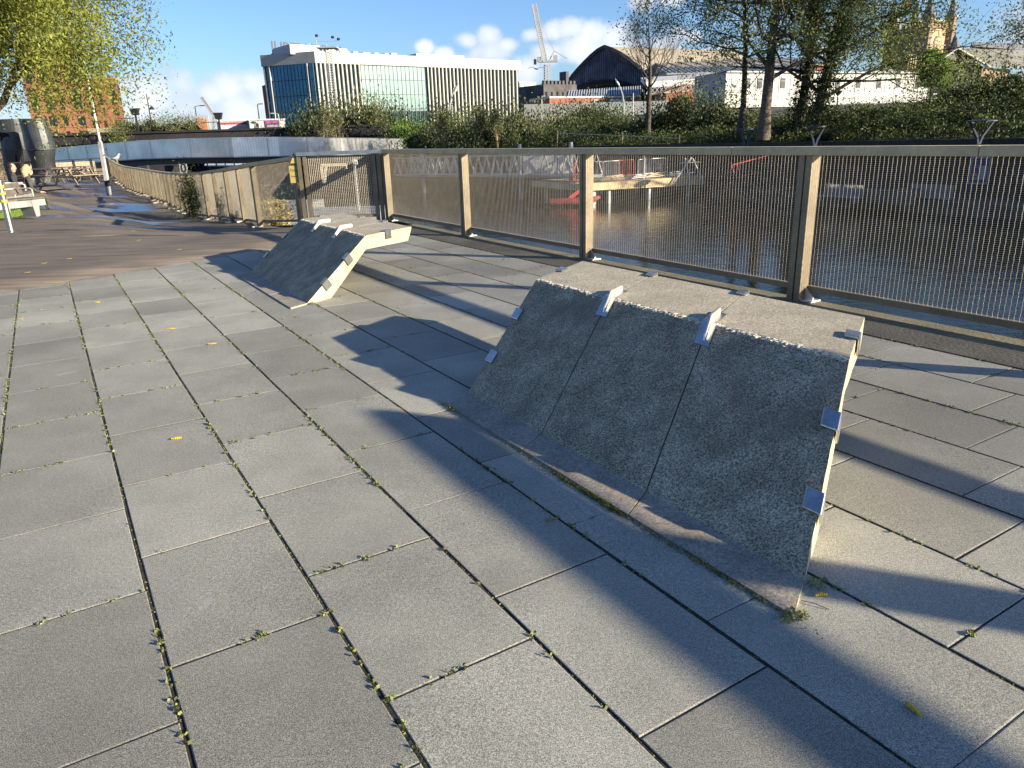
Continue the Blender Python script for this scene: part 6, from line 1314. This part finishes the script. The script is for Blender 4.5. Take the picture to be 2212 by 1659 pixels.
bl = [
 ('low olive bush on the black bridge wall, leftmost', 258, 268, 46, 95, L_bush2, 2.2), ('rounded dark bush beside the red apartment block', 285, 262, 50, 97, L_bush2, 2.4), ('grey twiggy bush below the lantern column', 325, 258, 52, 96, L_bush2, 2.4), ('wide olive bush on the bridge left of the slim street lamp', 372, 256, 70, 95, L_bush2, 2.4), ('small olive bush at the right end of the bridge shrubs', 408, 258, 44, 95, L_bush2, 2.4), ('bush spilling down the face of the black bridge', 250, 280, 44, 87, L_bush2, 1.5),
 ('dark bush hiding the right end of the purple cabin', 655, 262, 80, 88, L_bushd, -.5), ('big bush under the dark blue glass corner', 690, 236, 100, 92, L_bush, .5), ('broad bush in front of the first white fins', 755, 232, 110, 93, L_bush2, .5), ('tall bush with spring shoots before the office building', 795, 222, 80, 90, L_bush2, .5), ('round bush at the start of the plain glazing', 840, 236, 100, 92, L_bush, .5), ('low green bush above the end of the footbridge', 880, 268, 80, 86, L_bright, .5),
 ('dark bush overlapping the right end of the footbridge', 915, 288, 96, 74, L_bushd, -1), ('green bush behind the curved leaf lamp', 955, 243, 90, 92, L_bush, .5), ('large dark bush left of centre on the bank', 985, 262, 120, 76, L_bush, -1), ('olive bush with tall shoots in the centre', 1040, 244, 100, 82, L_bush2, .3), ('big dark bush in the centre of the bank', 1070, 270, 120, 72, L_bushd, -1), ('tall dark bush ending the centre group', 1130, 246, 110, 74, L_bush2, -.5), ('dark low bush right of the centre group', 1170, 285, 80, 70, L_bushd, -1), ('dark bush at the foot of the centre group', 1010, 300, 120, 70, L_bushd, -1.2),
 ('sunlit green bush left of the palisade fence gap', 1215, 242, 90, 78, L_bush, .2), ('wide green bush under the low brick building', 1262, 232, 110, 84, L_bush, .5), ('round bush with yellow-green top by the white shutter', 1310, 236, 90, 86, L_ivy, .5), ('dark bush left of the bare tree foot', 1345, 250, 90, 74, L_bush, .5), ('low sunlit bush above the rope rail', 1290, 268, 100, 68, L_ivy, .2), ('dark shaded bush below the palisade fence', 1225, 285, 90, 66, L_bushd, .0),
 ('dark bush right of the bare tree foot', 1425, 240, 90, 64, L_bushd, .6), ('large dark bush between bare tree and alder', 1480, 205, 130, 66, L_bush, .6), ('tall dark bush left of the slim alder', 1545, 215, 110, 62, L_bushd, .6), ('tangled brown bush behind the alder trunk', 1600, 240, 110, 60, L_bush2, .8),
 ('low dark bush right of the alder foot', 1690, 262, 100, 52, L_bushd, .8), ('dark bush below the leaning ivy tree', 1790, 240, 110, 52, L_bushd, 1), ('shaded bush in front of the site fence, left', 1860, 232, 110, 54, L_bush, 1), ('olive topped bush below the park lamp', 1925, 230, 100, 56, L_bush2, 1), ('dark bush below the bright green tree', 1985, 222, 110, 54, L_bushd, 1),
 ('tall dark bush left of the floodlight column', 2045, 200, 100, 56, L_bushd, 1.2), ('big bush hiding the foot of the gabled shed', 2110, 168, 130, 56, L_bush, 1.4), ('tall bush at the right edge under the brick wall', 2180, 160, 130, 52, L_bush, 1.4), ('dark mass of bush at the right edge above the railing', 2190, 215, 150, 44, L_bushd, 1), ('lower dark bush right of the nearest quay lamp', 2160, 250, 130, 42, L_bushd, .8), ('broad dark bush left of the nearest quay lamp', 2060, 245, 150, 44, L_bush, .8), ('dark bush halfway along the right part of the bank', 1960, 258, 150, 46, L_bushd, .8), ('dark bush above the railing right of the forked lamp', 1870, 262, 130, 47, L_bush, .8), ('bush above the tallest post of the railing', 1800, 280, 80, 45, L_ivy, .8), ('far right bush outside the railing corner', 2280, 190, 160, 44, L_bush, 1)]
for i, (lab, px, yt, w, Y, mt, z0) in enumerate(bl): bush(lab, px, yt, w, Y, mt, z0, seed=i*3+1)
# ivy carpet on the bank
rgn = np.random.default_rng(77); n = 60000; uu = rgn.uniform(38.3, 50, n); vv = rgn.uniform(4, 62, n); prx = np.interp(uu-38, [0, 1.2, 4, 8, 13, 20], [.75, .8, 1.2, 1.9, 2.7, 3.1]); lox = np.interp(uu-38, [0, 1.2, 4, 8, 13, 20], [.5, .5, .8, 1.3, 2.0, 2.6]); kk = np.clip((vv-17)/60, 0, 1)
du = np.interp(vv, [30, 50, 66], [0, -1.5, -5]); c = np.stack([UA[0]*(uu+du)+VA[0]*vv, UA[1]*(uu+du)+VA[1]*vv, prx*(1-kk)+lox*kk+rgn.random(n)**1.5*.55*(1+.9*np.sin(uu*1.3+np.sin(vv*.7)*2)*np.sin(vv*.9+np.cos(uu)))], 1)
v, f_ = leaves(c, .14, rgn); tag(mesh_obj('ivy', v, f_, L_ivy), 'leafy ivy and nettles carpeting the far bank', 'ground cover', kind='stuff')
# rope rail on bank
t = thing('rope_rail', 'thin rope rail on stakes slanting down the far bank left of the bare tree', 'rail', X(1270, 62, .6)); pr_ = [P(1203, 301, 64), P(1205, 282, 64), P(1345, 304, 58), P(1345, 284, 58), P(1468, 305, 54), P(1468, 292, 54)]
q = MB()
for a, b_ in ((0, 1), (2, 3), (4, 5)): q.bar(pr_[a]-ZA*1, pr_[b_], .08, .08, (0, 1, 0))
build(q, 'stake', M_wood, t); q = MB(); q.bar(pr_[1]-ZA*.2, pr_[3]-ZA*.3, .04, .04); q.bar(pr_[3]-ZA*.3, pr_[5]-ZA*.2, .04, .04); build(q, 'rope', M_white, t)
# plants showing through the low railing
for i, (px, py, Y, s_, lab) in enumerate([(445, 440, 24, 1.0, 'leafy branch growing against the outside of the bent railing'), (505, 455, 21.2, .9, 'green shrub rising outside the railing left of the gate'), (530, 470, 19.5, .5, 'low tangle of twigs at the foot of the railing')]):
    p = P(px, py, Y)+arr(.6, .5, 0); rgn = np.random.default_rng(90+i); t = thing('shrub', lab, 'shrub', arr(p[0], p[1], -2.3)); n = 1500; c = p+rgn.normal(size=(n, 3))*arr(.45, .35, .5)*s_; c[:, 2] = np.minimum(c[:, 2], p[2]+.7*s_); v, f_ = leaves(c, .07, rgn); mesh_obj('foliage', v, f_, L_bush if i != 2 else M_dead, t); m_ = MB(); tp2 = []
    limbs(rgn, arr(p[0], p[1], -2.2), arr(0, 0, 1), max(1, p[2]+2.2), .04, 0, 2, .5, m_, tp2); build(m_, 'stem_or_core', M_bark2, t, fix=False)
p = P(404, 425, 25.6); rgn = np.random.default_rng(99); t = thing('ivy_patch', 'dark climbing ivy on the corner of the bent railing', 'climbing plant', p-ZA); n = 2600; c = P(415, 428, 24.75)+rgn.normal(size=(n, 3))*arr(.22, .12, .42); v, f_ = leaves(c, .055, rgn); mesh_obj('foliage', v, f_, L_bushd, t); q = MB(); q.tube([p-ZA*1.1, p, p+ZA*.4], [.03, .02, .01], 5); build(q, 'stem_or_core', M_bark2, t)
# ================================================================== small things on the paving
# joint weeds and moss
rgn = np.random.default_rng(5); rg = random.Random(12); cs = []; ms = []
def vis(p):
    return p[1] > .9 and abs(p[0]) < p[1]*.95+.5 and np.dot(p, RES_N) < RES_C
for k in range(-8, 13):
    u = U0+k*WCOL; v = -3.0
    while v < 14:
        dens = .45+.55*math.sin(v*2.1+k*1.7)+.35*math.sin(v*5.3+k)
        p = UV(u, v)
        if vis(p):
            if rg.random() < max(.08, dens)*.42:
                nn_ = rg.randint(3, 9); cs.append(p+rgn.normal(size=(nn_, 3))*arr(.007, .007, .003)+ZA*.004)
            if rg.random() < .45: ms.append(p+rgn.normal(size=(14, 3))*arr(.003, .003, .0015)-ZA*.006+np.outer(rgn.uniform(-.03, .03, 14), VA))
        v += rg.uniform(.012, .05)
for (u0, u1, v0, v1) in JT:
    if rg.random() < .55: continue
    for _ in range(rg.randint(1, 9)):
        p = UV(u0+(u1-u0)*rg.random(), v0-.004)
        if vis(p): nn_ = rg.randint(3, 8); cs.append(p+rgn.normal(size=(nn_, 3))*arr(.009, .009, .0025)+ZA*.003)
for (s, v, n_, sp_) in [(1.90, 2.42, 900, .05), (1.895, 2.28, 700, .05), (1.89, 2.6, 500, .09), (1.89, 1.9, 300, .16), (1.9, 1.6, 350, .14), (1.9, 3.9, 200, .05), (1.885, 2.9, 160, .15)]:
    p0 = UV(s-.004, v, .006); ms.append(p0+np.outer(rgn.normal(size=n_)*sp_, VA)+rgn.normal(size=(n_, 3))*arr(.007, .007, .004))
for (s, v, n_) in [(1.90, 1.33, 60), (1.93, 1.315, 50), (2.13, 1.41, 40), (2.14, 7.52, 50), (2.5, 7.72, 20)]: cs.append(UV(s, v, .012)+rgn.normal(size=(n_, 3))*arr(.017, .017, .007))
c = np.concatenate(cs); v, f_ = leaves(c, .0135, rgn, 1.5); v[:, 2] = np.maximum(v[:, 2], -.004); tag(mesh_obj('joint_weeds', v, f_, M_weed), 'tiny green weeds growing in the paving joints', 'weeds', kind='stuff')
c = np.concatenate(ms); v, f_ = leaves(c, .008, rgn, 1.2); tag(mesh_obj('moss', v, f_, M_moss), 'brownish moss in the paving joints and along the seat foot', 'moss', kind='stuff')
def ground_px(px, py):
    d = ray(px, py); tt = -EYE/d[2]; return np.array([0, 0, EYE])+tt*d
def catkin(label, px, py, L, ang, mt, curve=.3, r=.006):
    p = ground_px(px, py)+ZA*(r+.001); d = arr(math.cos(ang), math.sin(ang), 0); n_ = np.cross(ZA, d); q = MB(); pts = [p+d*(s-.5)*L+n_*curve*L*(.25-(s-.5)**2) for s in np.linspace(0, 1, 12)]; rr_ = [r*(.35+.75*math.sin(math.pi*min(.97, max(.04, s)))**.5)*(1+.25*(-1)**i) for i, s in enumerate(np.linspace(0, 1, 12))]
    q.tube(pts, rr_, 7); tag(build(q, 'catkin', mt, loc=p), label, 'catkin', 'fallen catkins')
cks = [(1972, 1534, .055, 1.9, M_yel, 'bright yellow catkin on the slab at the lower right'), (1774, 1289, .045, .1, M_yel, 'yellow catkin right of the seat corner'), (1190, 1125, .045, .3, M_dead, 'brown-yellow leaf-like catkin in front of the seat'), (382, 949, .055, .25, M_yel, 'yellow catkin in the left middle of the paving'), (211, 654, .06, .1, M_yel, 'small yellow catkin near the dark walkway'), (370, 711.5, .07, 0, M_yel, 'yellow catkin lying across a joint, left one'), (458.5, 744, .07, .1, M_yel, 'yellow catkin lying across a joint, right one'), (43, 691, .06, .1, M_dead, 'pale catkin near the left edge'), (1717, 1310, .05, .9, M_yel, 'curled yellow catkin in the corner of the seat foot'), (1706, 1318, .04, 2.0, M_yel, 'second curled catkin at the tip of the seat foot')]
for px, py, L, an, mt, lab in cks: catkin(lab, px, py, L, an, mt, .5 if L < .055 else .15)
q = MB(); a, b_ = ground_px(1730, 1300)+ZA*.006, ground_px(1790, 1318)+ZA*.003; q.tube([a, (a+b_)/2+ZA*.006, b_], .0016, 5); tag(build(q, 'twig', M_bark2, loc=a), 'thin dark twig by the corner of the nearer seat', 'twig')
# scattered leaf litter on the walkway
for i, (px, py) in enumerate([(389, 484), (322, 471), (288, 500), (120, 612), (96, 570), (60, 590), (300, 520), (388, 540), (545, 505), (150, 560)]):
    p = GP(px, py); q = MB(); q.box(p+ZA*.012, arr(.035, .01, .004), arr(-.008, .02, 0), ZA*.003); tag(build(q, 'fallen_leaf', M_dead, loc=p), None, None); o = bpy.data.objects[-1] if False else None
lf = [o for o in bpy.data.objects if o.name.startswith('fallen_leaf')]
for i, o in enumerate(lf): tag(o, 'tiny pale dead leaf lying on the dark walkway', 'leaf', 'dead leaves scattered on the walkway')
for i, (px, py) in enumerate([(282, 472), (180, 530)]): pass
